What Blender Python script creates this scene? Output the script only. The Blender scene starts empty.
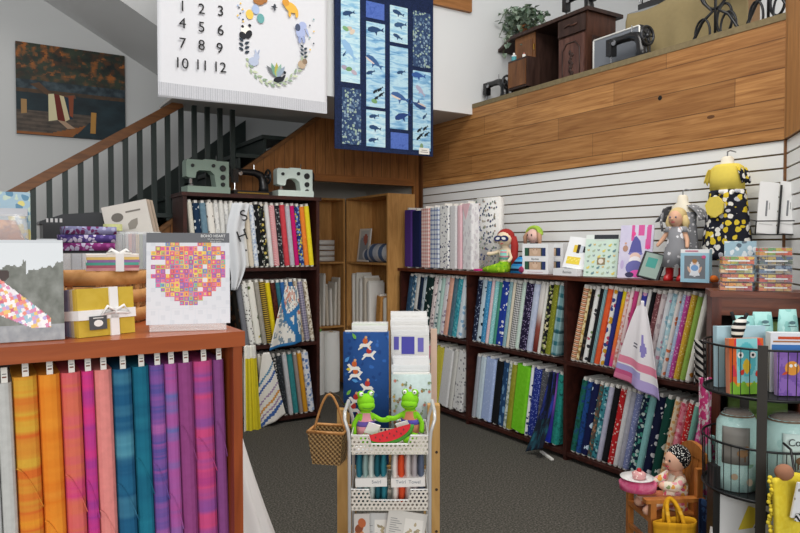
import bpy, bmesh, math, random
from mathutils import Vector, Matrix, noise
C = bpy.context.scene.collection
PI = math.pi
rnd = random.Random(7)
# ------------------------------------------------------------------ camera, world, light, exposure
CAM_F, YAW, PITCH, CAM_H = 675.0, math.radians(31.6), math.radians(1.65), 1.55
cam_data = bpy.data.cameras.new('camera'); cam = bpy.data.objects.new('camera', cam_data); C.objects.link(cam)
cam_data.sensor_width = 36.0; cam_data.lens = 36.0 * CAM_F / 800.0; cam_data.clip_start = 0.05
cam.location = (0, 0, CAM_H); cam.rotation_euler = (PI / 2 - PITCH, 0, -YAW)
bpy.context.scene.camera = cam
w = bpy.data.worlds.new('daylight'); bpy.context.scene.world = w; w.use_nodes = True
w.node_tree.nodes['Background'].inputs[0].default_value = (0.96, 0.98, 1.0, 1)
w.node_tree.nodes['Background'].inputs[1].default_value = 0.54
def area(name, loc, rot, sx, sy, power, col):
    l = bpy.data.lights.new(name, 'AREA'); l.shape = 'RECTANGLE'; l.size = sx; l.size_y = sy; l.energy = power; l.color = col
    o = bpy.data.objects.new(name, l); C.objects.link(o); o.location = loc; o.rotation_euler = rot
    return o
area('assumed_rear_light', (-2.6, -5.6, 3.1), (math.radians(76), 0, math.radians(-30)), 6.0, 3.0, 520, (1.0, 0.99, 0.97))  # unseen light added behind the camera as assumed daylight; no window is built
area('added_overhead_light', (1.9, 2.2, 4.85), (0, 0, 0), 2.2, 2.2, 165, (1.0, 0.97, 0.92))  # unseen overhead light, added to brighten the upper walls and ledge
area('assumed_side_light', (5.0, 0.2, 3.6), (math.radians(62), 0, math.radians(55)), 1.8, 1.4, 50, (1.0, 0.99, 0.97))  # unseen light added beyond the angled wall, daylight assumed from the right; no window
vs = bpy.context.scene.view_settings
vs.view_transform = 'Standard'; vs.look = 'None'; vs.gamma = 1.0; vs.use_curve_mapping = False; vs.exposure = -0.2
# ------------------------------------------------------------------ helpers: placing
_F = (math.sin(YAW) * math.cos(PITCH), math.cos(YAW) * math.cos(PITCH), -math.sin(PITCH))
_R = (math.cos(YAW), -math.sin(YAW), 0)
_U = (math.sin(YAW) * math.sin(PITCH), math.cos(YAW) * math.sin(PITCH), math.cos(PITCH))
def at(px, py, X=None, Y=None, Z=None, D=None):
    a = (px - 400) / CAM_F; b = (266.5 - py) / CAM_F
    d = [_F[i] + a * _R[i] + b * _U[i] for i in range(3)]
    t = X / d[0] if X is not None else Y / d[1] if Y is not None else (Z - CAM_H) / d[2] if Z is not None else D
    return Vector((t * d[0], t * d[1], CAM_H + t * d[2]))
def mpp(p): return (p.x * _F[0] + p.y * _F[1] + (p.z - CAM_H) * _F[2]) / CAM_F      # metres per pixel there
def cam_xy(lat, dep):
    return (dep * math.sin(YAW) + lat * math.cos(YAW), dep * math.cos(YAW) - lat * math.sin(YAW))
# ------------------------------------------------------------------ helpers: materials
def lin(h):
    h = h.lstrip('#')
    if len(h) == 3: h = ''.join(c * 2 for c in h)
    o = []
    for i in (0, 2, 4):
        c = int(h[i:i + 2], 16) / 255
        o.append(c / 12.92 if c < .04045 else ((c + .055) / 1.055) ** 2.4)
    return (o[0], o[1], o[2], 1.0)
class NT:
    def __init__(s, name):
        s.m = bpy.data.materials.new(name); s.m.use_nodes = True; s.t = s.m.node_tree; s.b = s.t.nodes['Principled BSDF']
    def new(s, kind, **kw):
        n = s.t.nodes.new(kind)
        for k, v in kw.items(): setattr(n, k, v)
        return n
    def put(s, sock, v):
        if hasattr(v, 'is_output'): s.t.links.new(v, sock)
        elif isinstance(v, str): sock.default_value = lin(v)
        else: sock.default_value = v
    def obj(s): return s.new('ShaderNodeTexCoord').outputs['Object']
    def xyz(s, v):
        n = s.new('ShaderNodeSeparateXYZ'); s.put(n.inputs[0], v); return n.outputs
    def map(s, v, sc=(1, 1, 1), rot=(0, 0, 0)):
        n = s.new('ShaderNodeMapping'); s.put(n.inputs[0], v); n.inputs['Scale'].default_value = sc; n.inputs['Rotation'].default_value = rot; return n.outputs[0]
    def noise(s, v, sc, det=2, dist=0):
        n = s.new('ShaderNodeTexNoise'); s.put(n.inputs['Vector'], v); n.inputs['Scale'].default_value = sc; n.inputs['Detail'].default_value = det
        n.inputs['Distortion'].default_value = dist; return n.outputs
    def vor(s, v, sc, rand=1.0):
        n = s.new('ShaderNodeTexVoronoi'); s.put(n.inputs['Vector'], v); n.inputs['Scale'].default_value = sc; n.inputs['Randomness'].default_value = rand; return n.outputs
    def math(s, op, a, b=0.0):
        n = s.new('ShaderNodeMath', operation=op); s.put(n.inputs[0], a); s.put(n.inputs[1], b); return n.outputs[0]
    def ramp(s, f, cols, interp='LINEAR'):
        n = s.new('ShaderNodeValToRGB'); n.color_ramp.interpolation = interp; s.put(n.inputs[0], f)
        e = n.color_ramp.elements
        if not isinstance(cols[0], tuple):
            k = len(cols); cols = [((i / k if interp == 'CONSTANT' else i / max(1, k - 1)), c) for i, c in enumerate(cols)]
        while len(e) < len(cols): e.new(1.0)
        for i, (p, c) in enumerate(cols): e[i].position = p; e[i].color = lin(c)
        return n.outputs[0]
    def mix(s, f, a, b, mode='MIX'):
        n = s.new('ShaderNodeMix', data_type='RGBA', blend_type=mode); s.put(n.inputs[0], f); s.put(n.inputs[6], a); s.put(n.inputs[7], b); return n.outputs[2]
    def bump(s, h, st=.3, d=.005):
        n = s.new('ShaderNodeBump'); n.inputs['Strength'].default_value = st; n.inputs['Distance'].default_value = d; s.put(n.inputs['Height'], h); s.put(s.b.inputs['Normal'], n.outputs[0])
    def fin(s, col, rough=.6, metal=0.0, spec=None):
        s.put(s.b.inputs['Base Color'], col); s.put(s.b.inputs['Roughness'], rough); s.b.inputs['Metallic'].default_value = metal
        if spec is not None: s.b.inputs['Specular IOR Level'].default_value = spec
        return s.m
CACHE = {}
def M(h, rough=.6, metal=0.0, var=.10, sc=14):
    k = ('M', h, rough, metal, var, sc)
    if k not in CACHE:
        n = NT('plain_' + h.lstrip('#')); f = n.noise(n.obj(), sc, 3)[0]
        c = n.mix(n.math('MULTIPLY', f, var), h, '#000000')
        CACHE[k] = n.fin(c, rough, metal)
    return CACHE[k]
def wood(c1, c2, sc=(1, 1, 1), rough=.45, plank=0, axis=0, c3=None, knots=False, length=0):
    """Grain runs along the axis with the small scale; plank > 0 adds board tones and seams across `axis`."""
    k = ('W', c1, c2, sc, rough, plank, axis, knots, length)
    if k not in CACHE:
        n = NT('wood'); o = n.obj(); f = n.noise(n.map(o, sc), 6, 5, .8)[0]
        col = n.ramp(f, [(.3, c1), (.7, c2)])
        if plank:
            v = n.math('DIVIDE', n.xyz(o)[axis], plank)
            fl = n.math('FLOOR', v); wn = n.new('ShaderNodeTexWhiteNoise', noise_dimensions='1D'); n.put(wn.inputs['W'], fl)
            if length:
                b_ = n.math('ADD', n.math('DIVIDE', n.xyz(o)[1], length), n.math('MULTIPLY', wn.outputs[0], 7.0)); fb = n.math('FLOOR', b_)
                wn = n.new('ShaderNodeTexWhiteNoise', noise_dimensions='2D'); cb_ = n.new('ShaderNodeCombineXYZ'); n.put(cb_.inputs[0], fl); n.put(cb_.inputs[1], fb); n.put(wn.inputs['Vector'], cb_.outputs[0])
            col = n.mix(n.math('MULTIPLY', wn.outputs[0], .55 if length else .42), col, c3 or c2)
            fr = n.math('FRACT', v); seam = n.math('LESS_THAN', fr, .006 / plank)
            if length: seam = n.math('MAXIMUM', n.math('MULTIPLY', seam, .8), n.math('MULTIPLY', n.math('LESS_THAN', n.math('FRACT', b_), .004 / length), .8))
            col = n.mix(n.math('MULTIPLY', seam, .7), col, '#1c0e06')
        if knots:
            kv = n.vor(n.map(o, (1, 2.0, 4.5)), .9)[0]
            col = n.mix(n.math('MULTIPLY', n.math('LESS_THAN', kv, .085), .75), col, '#3a1c0c')
        n.bump(f, .15, .003)
        CACHE[k] = n.fin(col, rough, 0, .35)
    return CACHE[k]
def fab(kind, cols, s=1.0):
    """Printed cloth: kind picks the print, cols is 'ground print print ...' as hex codes."""
    k = ('F', kind, cols, s)
    if k in CACHE: return CACHE[k]
    c = ['#' + x for x in cols.split()]; n = NT('cloth_' + kind); o = n.obj(); weave = n.noise(o, 60, 2)[0]
    if kind == 'solid': col = n.mix(n.math('MULTIPLY', weave, .18), c[0], c[-1] if len(c) > 1 else '#000000')
    elif kind in ('dots', 'floral', 'spots', 'leaf'):
        sc, th = {'dots': (75, .32), 'floral': (42, .46), 'spots': (26, .36), 'leaf': (34, .40)}[kind]
        v = n.map(o, (1, 1, .5), (.0, .5, 0)) if kind == 'leaf' else o
        if kind != 'dots':
            d = n.noise(o, 40, 1)[1]; v = n.mix(.018, v, d, 'ADD') if True else v
        vo = n.vor(v, sc * s, .75 if kind == 'dots' else 1.0)
        rr = n.new('ShaderNodeSeparateColor'); n.put(rr.inputs[0], vo[1])
        pc = n.ramp(rr.outputs[0], c[1:] if len(c) > 2 else [c[1], c[1]], 'CONSTANT')
        mask = n.math('LESS_THAN', vo[0], th)
        if kind == 'spots': mask = n.math('MULTIPLY', mask, n.math('GREATER_THAN', rr.outputs[1], .3))
        col = n.mix(mask, c[0], pc)
    elif kind in ('bands', 'ombre'):
        z = n.xyz(o)[2]; f = n.math('FRACT', n.math('MULTIPLY', z, 9 * s))
        col = n.ramp(f, c + ([c[0]] if kind == 'ombre' else []), 'CONSTANT' if kind == 'bands' else 'EASE')
    elif kind == 'vbands':
        x = n.xyz(o); f = n.math('FRACT', n.math('MULTIPLY', n.math('ADD', x[0], x[1]), 20 * s)); col = n.ramp(f, c, 'CONSTANT')
    elif kind == 'diag':
        x = n.xyz(o); f = n.math('FRACT', n.math('MULTIPLY', n.math('ADD', n.math('ADD', x[0], x[1]), x[2]), 30 * s)); col = n.ramp(f, c, 'CONSTANT')
    elif kind in ('gingham', 'plaid'):
        x = n.xyz(o); q = 22 * s if kind == 'gingham' else 11 * s
        a = n.math('LESS_THAN', n.math('FRACT', n.math('MULTIPLY', x[2], q)), .5 if kind == 'gingham' else .35)
        b = n.math('LESS_THAN', n.math('FRACT', n.math('MULTIPLY', n.math('ADD', x[0], x[1]), q)), .5 if kind == 'gingham' else .35)
        col = n.mix(n.math('MULTIPLY', n.math('ADD', a, b), .5), c[0], c[1])
        if len(c) > 2:
            a2 = n.math('LESS_THAN', n.math('FRACT', n.math('MULTIPLY', x[2], q * .5)), .12); col = n.mix(n.math('MULTIPLY', a2, .8), col, c[2])
    elif kind == 'madras':                                   # hand-woven plaid: soft uneven bands along the bolt, faint ones across
        x = n.xyz(o); f = n.noise(n.map(o, (0, 0, 1)), 22 * s, 3)[0]
        col = n.ramp(f, [(.28 + .44 * i / max(1, len(c) - 1), q) for i, q in enumerate(c)])
        f2 = n.noise(n.map(o, (1, 1, 0)), 60 * s, 1)[0]; col = n.mix(n.math('MULTIPLY', f2, .35), col, c[0])
    elif kind == 'batik':
        f = n.noise(o, 22 * s, 4, 1.2)[0]; col = n.ramp(f, [(.3 + .4 * i / max(1, len(c) - 1), q) for i, q in enumerate(c)])
    elif kind == 'sea':
        f = n.noise(n.map(o, (1, 1, 4.5)), 7 * s, 4, .8)[0]; col = n.ramp(f, [(.3 + .4 * i / max(1, len(c) - 1), q) for i, q in enumerate(c)])
    elif kind == 'text':
        v = n.vor(n.map(o, (1, 1, .8)), 95 * s); rr = n.new('ShaderNodeSeparateColor'); n.put(rr.inputs[0], v[1])
        row = n.math('LESS_THAN', n.math('FRACT', n.math('MULTIPLY', n.xyz(o)[2], 38 * s)), .6)
        col = n.mix(n.math('MULTIPLY', row, n.math('GREATER_THAN', rr.outputs[0], .5)), c[0], c[1])
    elif kind == 'zoned':                                    # one cloth dyed in two or three long zones
        z = n.math('DIVIDE', n.xyz(o)[2], .56); col = n.ramp(z, c, 'EASE')
    col = n.mix(n.math('MULTIPLY', weave, .12), col, '#000000')
    n.bump(weave, .12, .002)
    CACHE[k] = n.fin(col, .88, 0, .2)
    return CACHE[k]
def paint(rough=.7):
    k = ('P', rough)
    if k not in CACHE:
        n = NT('printed_surface'); a = n.new('ShaderNodeVertexColor', layer_name='Col'); CACHE[k] = n.fin(a.outputs[0], rough, 0, .3)
    return CACHE[k]
def plastic(alpha=.35, col='#ffffff', rough=.12):
    k = ('C', alpha, col)
    if k not in CACHE:
        n = NT('clear_plastic'); f = n.noise(n.obj(), 30, 2)[0]
        n.b.inputs['Alpha'].default_value = alpha; CACHE[k] = n.fin(n.mix(n.math('MULTIPLY', f, .1), col, '#dddddd'), rough)
    return CACHE[k]
# ------------------------------------------------------------------ helpers: meshes
class G:
    def __init__(s): s.bm = bmesh.new()
    def face(s, vs):
        try: return s.bm.faces.new(vs)
        except ValueError: return None
    def box(s, x0, y0, z0, x1, y1, z1, mat=None):
        P = [(x, y, z) for z in (z0, z1) for y in (y0, y1) for x in (x0, x1)]
        v = [s.bm.verts.new((mat @ Vector(p)) if mat else p) for p in P]
        for f in ((0, 2, 3, 1), (4, 5, 7, 6), (0, 1, 5, 4), (2, 6, 7, 3), (0, 4, 6, 2), (1, 3, 7, 5)): s.face([v[i] for i in f])
        return s
    def boxc(s, c, d, rot=(0, 0, 0)):
        from mathutils import Euler
        m = Matrix.Translation(c) @ Euler(rot).to_matrix().to_4x4(); h = [q / 2 for q in d]
        return s.box(-h[0], -h[1], -h[2], h[0], h[1], h[2], m)
    def tube(s, pts, r, n=8, closed=False):
        pts = [Vector(p) for p in pts]; k = len(pts); rs = r if isinstance(r, (list, tuple)) else [r] * k; rings = []; up = None
        for i, p in enumerate(pts):
            a = pts[(i - 1) % k] if (closed or i > 0) else p; b = pts[(i + 1) % k] if (closed or i < k - 1) else p
            t = (b - a).normalized() if (b - a).length > 1e-9 else Vector((0, 0, 1))
            if up is None: up = t.orthogonal().normalized()
            up = (up - t * up.dot(t)); up = up.normalized() if up.length > 1e-6 else t.orthogonal().normalized()
            bt = t.cross(up)
            rings.append([s.bm.verts.new(p + (up * math.cos(2 * PI * j / n) + bt * math.sin(2 * PI * j / n)) * max(rs[i], 1e-4)) for j in range(n)])
        for i in range(k if closed else k - 1):
            A, B = rings[i], rings[(i + 1) % k]
            for j in range(n): s.face([A[j], A[(j + 1) % n], B[(j + 1) % n], B[j]])
        if not closed: s.face(rings[0][::-1]); s.face(rings[-1])
        return s
    def loft(s, secs, n=16, cap=True):
        """secs: (z, cx, cy, rx, ry)"""
        R = [[s.bm.verts.new((cx + rx * math.cos(2 * PI * j / n), cy + ry * math.sin(2 * PI * j / n), z)) for j in range(n)] for z, cx, cy, rx, ry in secs]
        for A, B in zip(R, R[1:]):
            for j in range(n): s.face([A[j], A[(j + 1) % n], B[(j + 1) % n], B[j]])
        if cap: s.face(R[0][::-1]); s.face(R[-1])
        return s
    def lathe(s, prof, n=16, c=(0, 0, 0), axis='z'):
        mt = {'z': Matrix.Identity(4), 'x': Matrix.Rotation(PI / 2, 4, 'Y'), 'y': Matrix.Rotation(-PI / 2, 4, 'X')}[axis]
        mt = Matrix.Translation(c) @ mt
        R = [[s.bm.verts.new(mt @ Vector((max(r, 1e-4) * math.cos(2 * PI * j / n), max(r, 1e-4) * math.sin(2 * PI * j / n), z))) for j in range(n)] for r, z in prof]
        for A, B in zip(R, R[1:]):
            for j in range(n): s.face([A[j], A[(j + 1) % n], B[(j + 1) % n], B[j]])
        s.face(R[0][::-1]); s.face(R[-1])
        return s
    def sph(s, c, r, n=14, rot=None):
        r = (r, r, r) if not isinstance(r, (tuple, list)) else r; m = max(6, n // 2 + 1); rings = []
        mt = Matrix.Translation(c) @ (rot or Matrix.Identity(4))
        top = s.bm.verts.new(mt @ Vector((0, 0, r[2]))); bot = s.bm.verts.new(mt @ Vector((0, 0, -r[2])))
        for i in range(1, m):
            a = PI * i / m; rings.append([s.bm.verts.new(mt @ Vector((r[0] * math.sin(a) * math.cos(2 * PI * j / n), r[1] * math.sin(a) * math.sin(2 * PI * j / n), r[2] * math.cos(a)))) for j in range(n)])
        for j in range(n):
            s.face([top, rings[0][j], rings[0][(j + 1) % n]]); s.face([bot, rings[-1][(j + 1) % n], rings[-1][j]])
        for A, B in zip(rings, rings[1:]):
            for j in range(n): s.face([A[j], B[j], B[(j + 1) % n], A[(j + 1) % n]])
        return s
    def prism(s, poly, t0, t1, axis='y', mat=None):
        """poly in (x,z) for axis y, (x,y) for axis z, (y,z) for axis x; swept t0..t1 along the axis"""
        def P(a, b, t):
            p = Vector({'y': (a, t, b), 'z': (a, b, t), 'x': (t, a, b)}[axis]); return mat @ p if mat else p
        A = [s.bm.verts.new(P(a, b, t0)) for a, b in poly]; B = [s.bm.verts.new(P(a, b, t1)) for a, b in poly]; k = len(poly)
        s.face(A); s.face(B[::-1])
        for i in range(k): s.face([A[(i + 1) % k], A[i], B[i], B[(i + 1) % k]])
        return s
    def surf(s, fn, nu, nv):
        V = [[s.bm.verts.new(fn(i / nu, j / nv)) for i in range(nu + 1)] for j in range(nv + 1)]
        for j in range(nv):
            for i in range(nu): s.face([V[j][i], V[j][i + 1], V[j + 1][i + 1], V[j + 1][i]])
        return s
    def build(s, name, mat, parent=None, smooth=False, bevel=0.0, seg=2, solid=0.0, sub=0):
        if bevel:
            ed = [e for e in s.bm.edges if len(e.link_faces) == 2 and e.calc_face_angle(0) > .5]
            bmesh.ops.bevel(s.bm, geom=ed, offset=bevel, segments=seg, profile=.5, affect='EDGES', clamp_overlap=True)
        bmesh.ops.recalc_face_normals(s.bm, faces=s.bm.faces)
        me = bpy.data.meshes.new(name); s.bm.to_mesh(me); s.bm.free()
        if smooth: me.polygons.foreach_set('use_smooth', [True] * len(me.polygons))
        o = bpy.data.objects.new(name, me); C.objects.link(o)
        if mat is not None: me.materials.append(mat)
        if parent: o.parent = parent
        if solid:
            q = o.modifiers.new('thickness', 'SOLIDIFY'); q.thickness = solid; q.offset = 0
        if sub:
            q = o.modifiers.new('smooth', 'SUBSURF'); q.levels = q.render_levels = sub
        return o
def tag(o, label=None, cat=None, group=None, kind=None):
    if label: o['label'] = label
    if cat: o['category'] = cat
    if group: o['group'] = group
    if kind: o['kind'] = kind
    return o
def thing(name, label, cat, loc=(0, 0, 0), rz=0, group=None, rx=0, ry=0):
    o = bpy.data.objects.new(name, None); C.objects.link(o); o.empty_display_size = .05
    o.location = loc; o.rotation_euler = (rx, ry, rz)
    return tag(o, label, cat, group)
def struct(name, g, m, **kw):
    return tag(g.build(name, m, **kw), kind='structure')
def one(name, g, m, label, cat, loc=(0, 0, 0), rz=0, group=None, rx=0, ry=0, **kw):
    o = g.build(name, m, **kw); o.location = loc; o.rotation_euler = (rx, ry, rz)
    return tag(o, label, cat, group)
def dup(root, loc, rot, label, group=None):
    r = root.copy(); C.objects.link(r); r.location = loc; r.rotation_euler = rot; r['label'] = label
    if group: r['group'] = group
    for ch in list(root.children):
        c = ch.copy(); C.objects.link(c); c.parent = r
        for g in list(ch.children):
            d = g.copy(); C.objects.link(d); d.parent = c
    return r
def recol(o, m):
    o.material_slots[0].link = 'OBJECT'; o.material_slots[0].material = m
def colour_mesh(me, cols):
    a = me.color_attributes.new('Col', 'FLOAT_COLOR', 'CORNER'); buf = []
    for p, c in zip(me.polygons, cols): buf.extend(list(c) * p.loop_total)
    a.data.foreach_set('color', buf)
def painted(name, fn, fcol, nu, nv, parent=None, rough=.75, solid=.003, smooth=True):
    """cloth or paper: position fn(u,v), printed colour fcol(u,v) -> hex or rgba"""
    g = G(); g.surf(fn, nu, nv); o = g.build(name, paint(rough), parent, smooth=smooth)
    cols = []
    for j in range(nv):
        for i in range(nu):
            c = fcol((i + .5) / nu, (j + .5) / nv); cols.append(lin(c) if isinstance(c, str) else c)
    colour_mesh(o.data, cols)
    if solid: q = o.modifiers.new('thickness', 'SOLIDIFY'); q.thickness = solid; q.offset = 0
    return o
def sheet(name, w, h, fcol, nu, nv, parent=None, t=.004, edge='#f2f0ea', rough=.6):
    """flat printed board standing on z=0, centred in x, printed face towards -y at y=-t"""
    g = G(); g.surf(lambda u, v: (w * (u - .5), -t, h * v), nu, nv)
    n0 = nu * nv; bm = g.bm; bm.faces.ensure_lookup_table()
    g.box(-w / 2, -t + .0003, 0, w / 2, 0, h)
    o = bpy.data.objects.new(name, bpy.data.meshes.new(name)); bm.to_mesh(o.data); bm.free(); C.objects.link(o); o.parent = parent; o.data.materials.append(paint(rough))
    cols = []
    for j in range(nv):
        for i in range(nu):
            c = fcol((i + .5) / nu, (j + .5) / nv); cols.append(lin(c) if isinstance(c, str) else c)
    cols += [lin(edge)] * 6
    colour_mesh(o.data, cols); return o
def decal(name, shapes, parent, y=-.0006, t=.0004, rough=.7):
    """flat printed shapes [(points (x,z), hex)] facing -y"""
    g = G(); cols = []; step = min(.00006, .0012 / max(1, len(shapes)))
    for i, (pts, c) in enumerate(shapes):
        b = len(g.bm.faces); yy = y - i * step
        g.prism(pts, yy, yy + t); cols += [lin(c)] * (len(g.bm.faces) - b)
    me = bpy.data.meshes.new(name); g.bm.to_mesh(me); g.bm.free(); o = bpy.data.objects.new(name, me); C.objects.link(o)
    me.materials.append(paint(rough)); colour_mesh(me, cols); o.parent = parent
    return o
def ell(cx, cz, rx, rz, rot=0, n=14):
    ca, sa = math.cos(rot), math.sin(rot)
    return [(cx + rx * math.cos(2 * PI * i / n) * ca - rz * math.sin(2 * PI * i / n) * sa, cz + rx * math.cos(2 * PI * i / n) * sa + rz * math.sin(2 * PI * i / n) * ca) for i in range(n)]
def leafp(cx, cz, L, W, rot):
    ca, sa = math.cos(rot), math.sin(rot); pts = [(0, 0), (.3, .5), (.65, .42), (1, 0), (.65, -.42), (.3, -.5)]
    return [(cx + a * L * ca - b * W * sa, cz + a * L * sa + b * W * ca) for a, b in pts]
def rect(x0, z0, x1, z1): return [(x0, z0), (x1, z0), (x1, z1), (x0, z1)]
def text(body, size, mat, parent, loc, rot=(PI / 2, 0, 0), align='CENTER', name='lettering', ext=.0006):
    cu = bpy.data.curves.new(name, 'FONT'); cu.body = body; cu.size = size; cu.align_x = align; cu.align_y = 'CENTER'; cu.extrude = ext
    t = bpy.data.objects.new(name, cu); C.objects.link(t); dg = bpy.context.evaluated_depsgraph_get()
    me = bpy.data.meshes.new_from_object(t.evaluated_get(dg)); bpy.data.objects.remove(t)
    o = bpy.data.objects.new(name, me); C.objects.link(o); me.materials.clear(); me.materials.append(mat); o.parent = parent; o.location = loc; o.rotation_euler = rot
    return o
def skin(name, verts, edges, mat, parent, sub=2):
    """one continuous body grown round a skeleton; verts: (x,y,z,radius)"""
    me = bpy.data.meshes.new(name); me.from_pydata([v[:3] for v in verts], edges, [])
    o = bpy.data.objects.new(name, me); C.objects.link(o); o.parent = parent; me.materials.append(mat)
    q = o.modifiers.new('skin', 'SKIN')
    o2 = me.skin_vertices[0].data if me.skin_vertices else None
    if o2:
        for i, v in enumerate(verts): o2[i].radius = (v[3], v[3])
        o2[0].use_root = True
    q.use_smooth_shade = True
    s_ = o.modifiers.new('smooth', 'SUBSURF'); s_.levels = s_.render_levels = sub
    return o
# ------------------------------------------------------------------ the setting
WHITE = M('#dfe1e2', .8, 0, .05, 3); DKGREEN = M('#212e2b', .5, 0, .2, 6); GREYWALL = M('#d2d3d2', .85, 0, .05, 2)
CEDAR = wood('#8c5c30', '#c08c54', (6, .45, 9), .5, .172, 2, '#6e4522', True, 1.5)
CEDAR_X = wood('#97602f', '#c58a4c', (.6, .6, 7), .5, .172, 2, '#8a5228')
PANEL = wood('#73491f', '#a06c3c', (7, 7, .6), .5, .105, 0, '#8f5527')
BROWN_TRIM = wood('#5f3d20', '#80552d', (1, 1, 5), .5)
DARK = wood('#2c1410', '#45211a', (3, 3, 3), .42); DARK_H = wood('#4a2216', '#6e3722', (1, 1, 9), .38)
CHERRY = wood('#8d4524', '#a9572d', (.7, 6, 6), .3); OAK = wood('#ad7b44', '#cc9a5c', (5, 5, .7), .5)
n = NT('carpet'); o_ = n.obj(); f1 = n.noise(o_, 95, 3)[0]; f2 = n.noise(o_, 42, 3)[0]
col = n.ramp(f1, [(.3, '#3a3833'), (.5, '#595650'), (.7, '#7d7970')]); col = n.mix(n.math('MULTIPLY', f2, .45), col, '#232422'); n.bump(f1, .5, .01)
CARPET = n.fin(col, .98, 0, .1)
struct('floor', G().box(-3, -4, -.05, 6.2, 8, 0), CARPET)
struct('ceiling', G().box(-3, -1.0, 5.0, 6.2, 8, 5.1), WHITE)
XW, YB, ZW, ZL = 3.95, 6.0, 2.172, 2.868
# right wall: cedar boards over a slotted white display panel
struct('wall_right', G().box(XW + .012, 2.13, 0, XW + .05, YB, ZW), M('#6e5c40', .8))
g = G(); z = ZW - .006
while z > .05:
    g.box(XW, 2.17, max(z - .0715, 0), XW + .013, YB - .02, z); z -= .0825
struct('wall_right_slats', g, M('#e6e7e6', .45, 0, .03, 3))
struct('wall_right_boards', G().box(XW - .012, 2.15, ZW, XW + .05, YB, ZL), CEDAR)
q = at(660, 98, X=XW - .0125)
struct('wall_right_hole', G().lathe([(.001, 0), (.016, 0), (.016, .002), (.001, .002)], 18, (XW - .0135, q.y, q.z), 'x'), M('#0c0a08', .9))
struct('trim_1', G().box(XW - .016, 2.15, ZL - .012, XW + .16, YB - .9, ZL + .028), M('#857656', .95, 0, .5, 40), bevel=.006)     # carpeted lip of the ledge
struct('ledge', G().box(XW + .05, 2.0, ZL - .06, 5.2, YB - .9, ZL), M('#857656', .95, 0, .4, 40))
struct('wall_upper', G().box(5.2, 1.2, ZL - .1, 5.25, YB - .9, 5.0), WHITE)
struct('trim_2', G().box(XW - .028, YB - .06, 0, XW - .012, YB, ZL), wood('#4c2d16', '#6d4220', (6, 6, .7), .5))
# angled wall at the right end
d_ = Vector((-math.sin(math.radians(49)), -math.cos(math.radians(49)), 0)); n_ = Vector((d_.y, -d_.x, 0)); n_ = n_ if n_.dot(Vector((-1, .3, 0))) > 0 else -n_
P0 = Vector((XW, 2.165, 0)); mt = Matrix.Translation(P0) @ Matrix(((d_.x, n_.x, 0, 0), (d_.y, n_.y, 0, 0), (0, 0, 1, 0), (0, 0, 0, 1)))
ANGL = mt
struct('wall_angled', G().box(0, -.05, 0, 1.3, -.012, 3.9, mt), M('#6e5c40', .8))
g = G(); z = ZW - .006
while z > .05:
    g.box(.012, -.013, max(z - .0715, 0), 1.3, 0, z, mt); z -= .0825
struct('wall_angled_slats', g, M('#e6e7e6', .45, 0, .03, 3))
struct('wall_angled_boards', G().box(-.01, -.012, ZW, 1.3, .014, 3.9, mt), wood('#8c5f36', '#b4824e', (7, 7, .6), .5, .3, 0, '#7d5430'))
struct('trim_3', G().box(-.012, -.02, .0, .014, .012, ZW, mt), BROWN_TRIM)
# back wall under the stairs: upright boards round a recess
SX0, SZ0, SM = 1.239, 1.653, .752                      # the sloping upper edge of the boarding
def sz(x): return SZ0 + SM * (x - SX0)
RX0, RX1, RZ = 2.40, 3.86, 2.26
g = G(); xt = SX0 + (2.82 - SZ0) / SM
g.prism([(-.9, 0), (RX0, 0), (RX0, RZ), (RX0, sz(RX0)), (SX0, SZ0), (-.9, sz(-.9) if sz(-.9) > 0 else .05)], YB, YB + .04)
g.prism([(RX0, RZ), (XW, RZ), (XW, 2.82), (xt, 2.82), (RX0, sz(RX0))], YB, YB + .04)
g.prism([(RX1, 0), (XW, 0), (XW, RZ), (RX1, RZ)], YB, YB + .04)
struct('wall_back', g, PANEL)
struct('trim_4', G().prism([(SX0 - .9, sz(SX0 - .9)), (xt, 2.80), (xt, 2.845), (SX0 - .9, sz(SX0 - .9) + .045)], YB - .02, YB + .05), BROWN_TRIM)
struct('trim_5', G().box(RX0, YB - .012, RZ - .07, RX1, YB + .05, RZ + .0), wood('#7a4a22', '#96602f', (.7, 6, 6), .5))
struct('wall_recess', G().box(RX0 - .04, 7.22, 0, XW, 7.26, RZ + .1), M('#d8d5cc', .85))
struct('wall_recess_side', G().box(RX0 - .04, YB + .04, 0, RX0, 7.22, RZ + .1), M('#d8d5cc', .85))
struct('wall_recess_right', G().box(XW, YB + .04, 0, XW + .04, 7.22, RZ + .1), M('#d8d5cc', .85))
struct('ceiling_recess', G().box(RX0 - .04, YB + .04, RZ + .1, XW + .04, 7.26, RZ + .13), M('#cfcbc2', .85))
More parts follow.
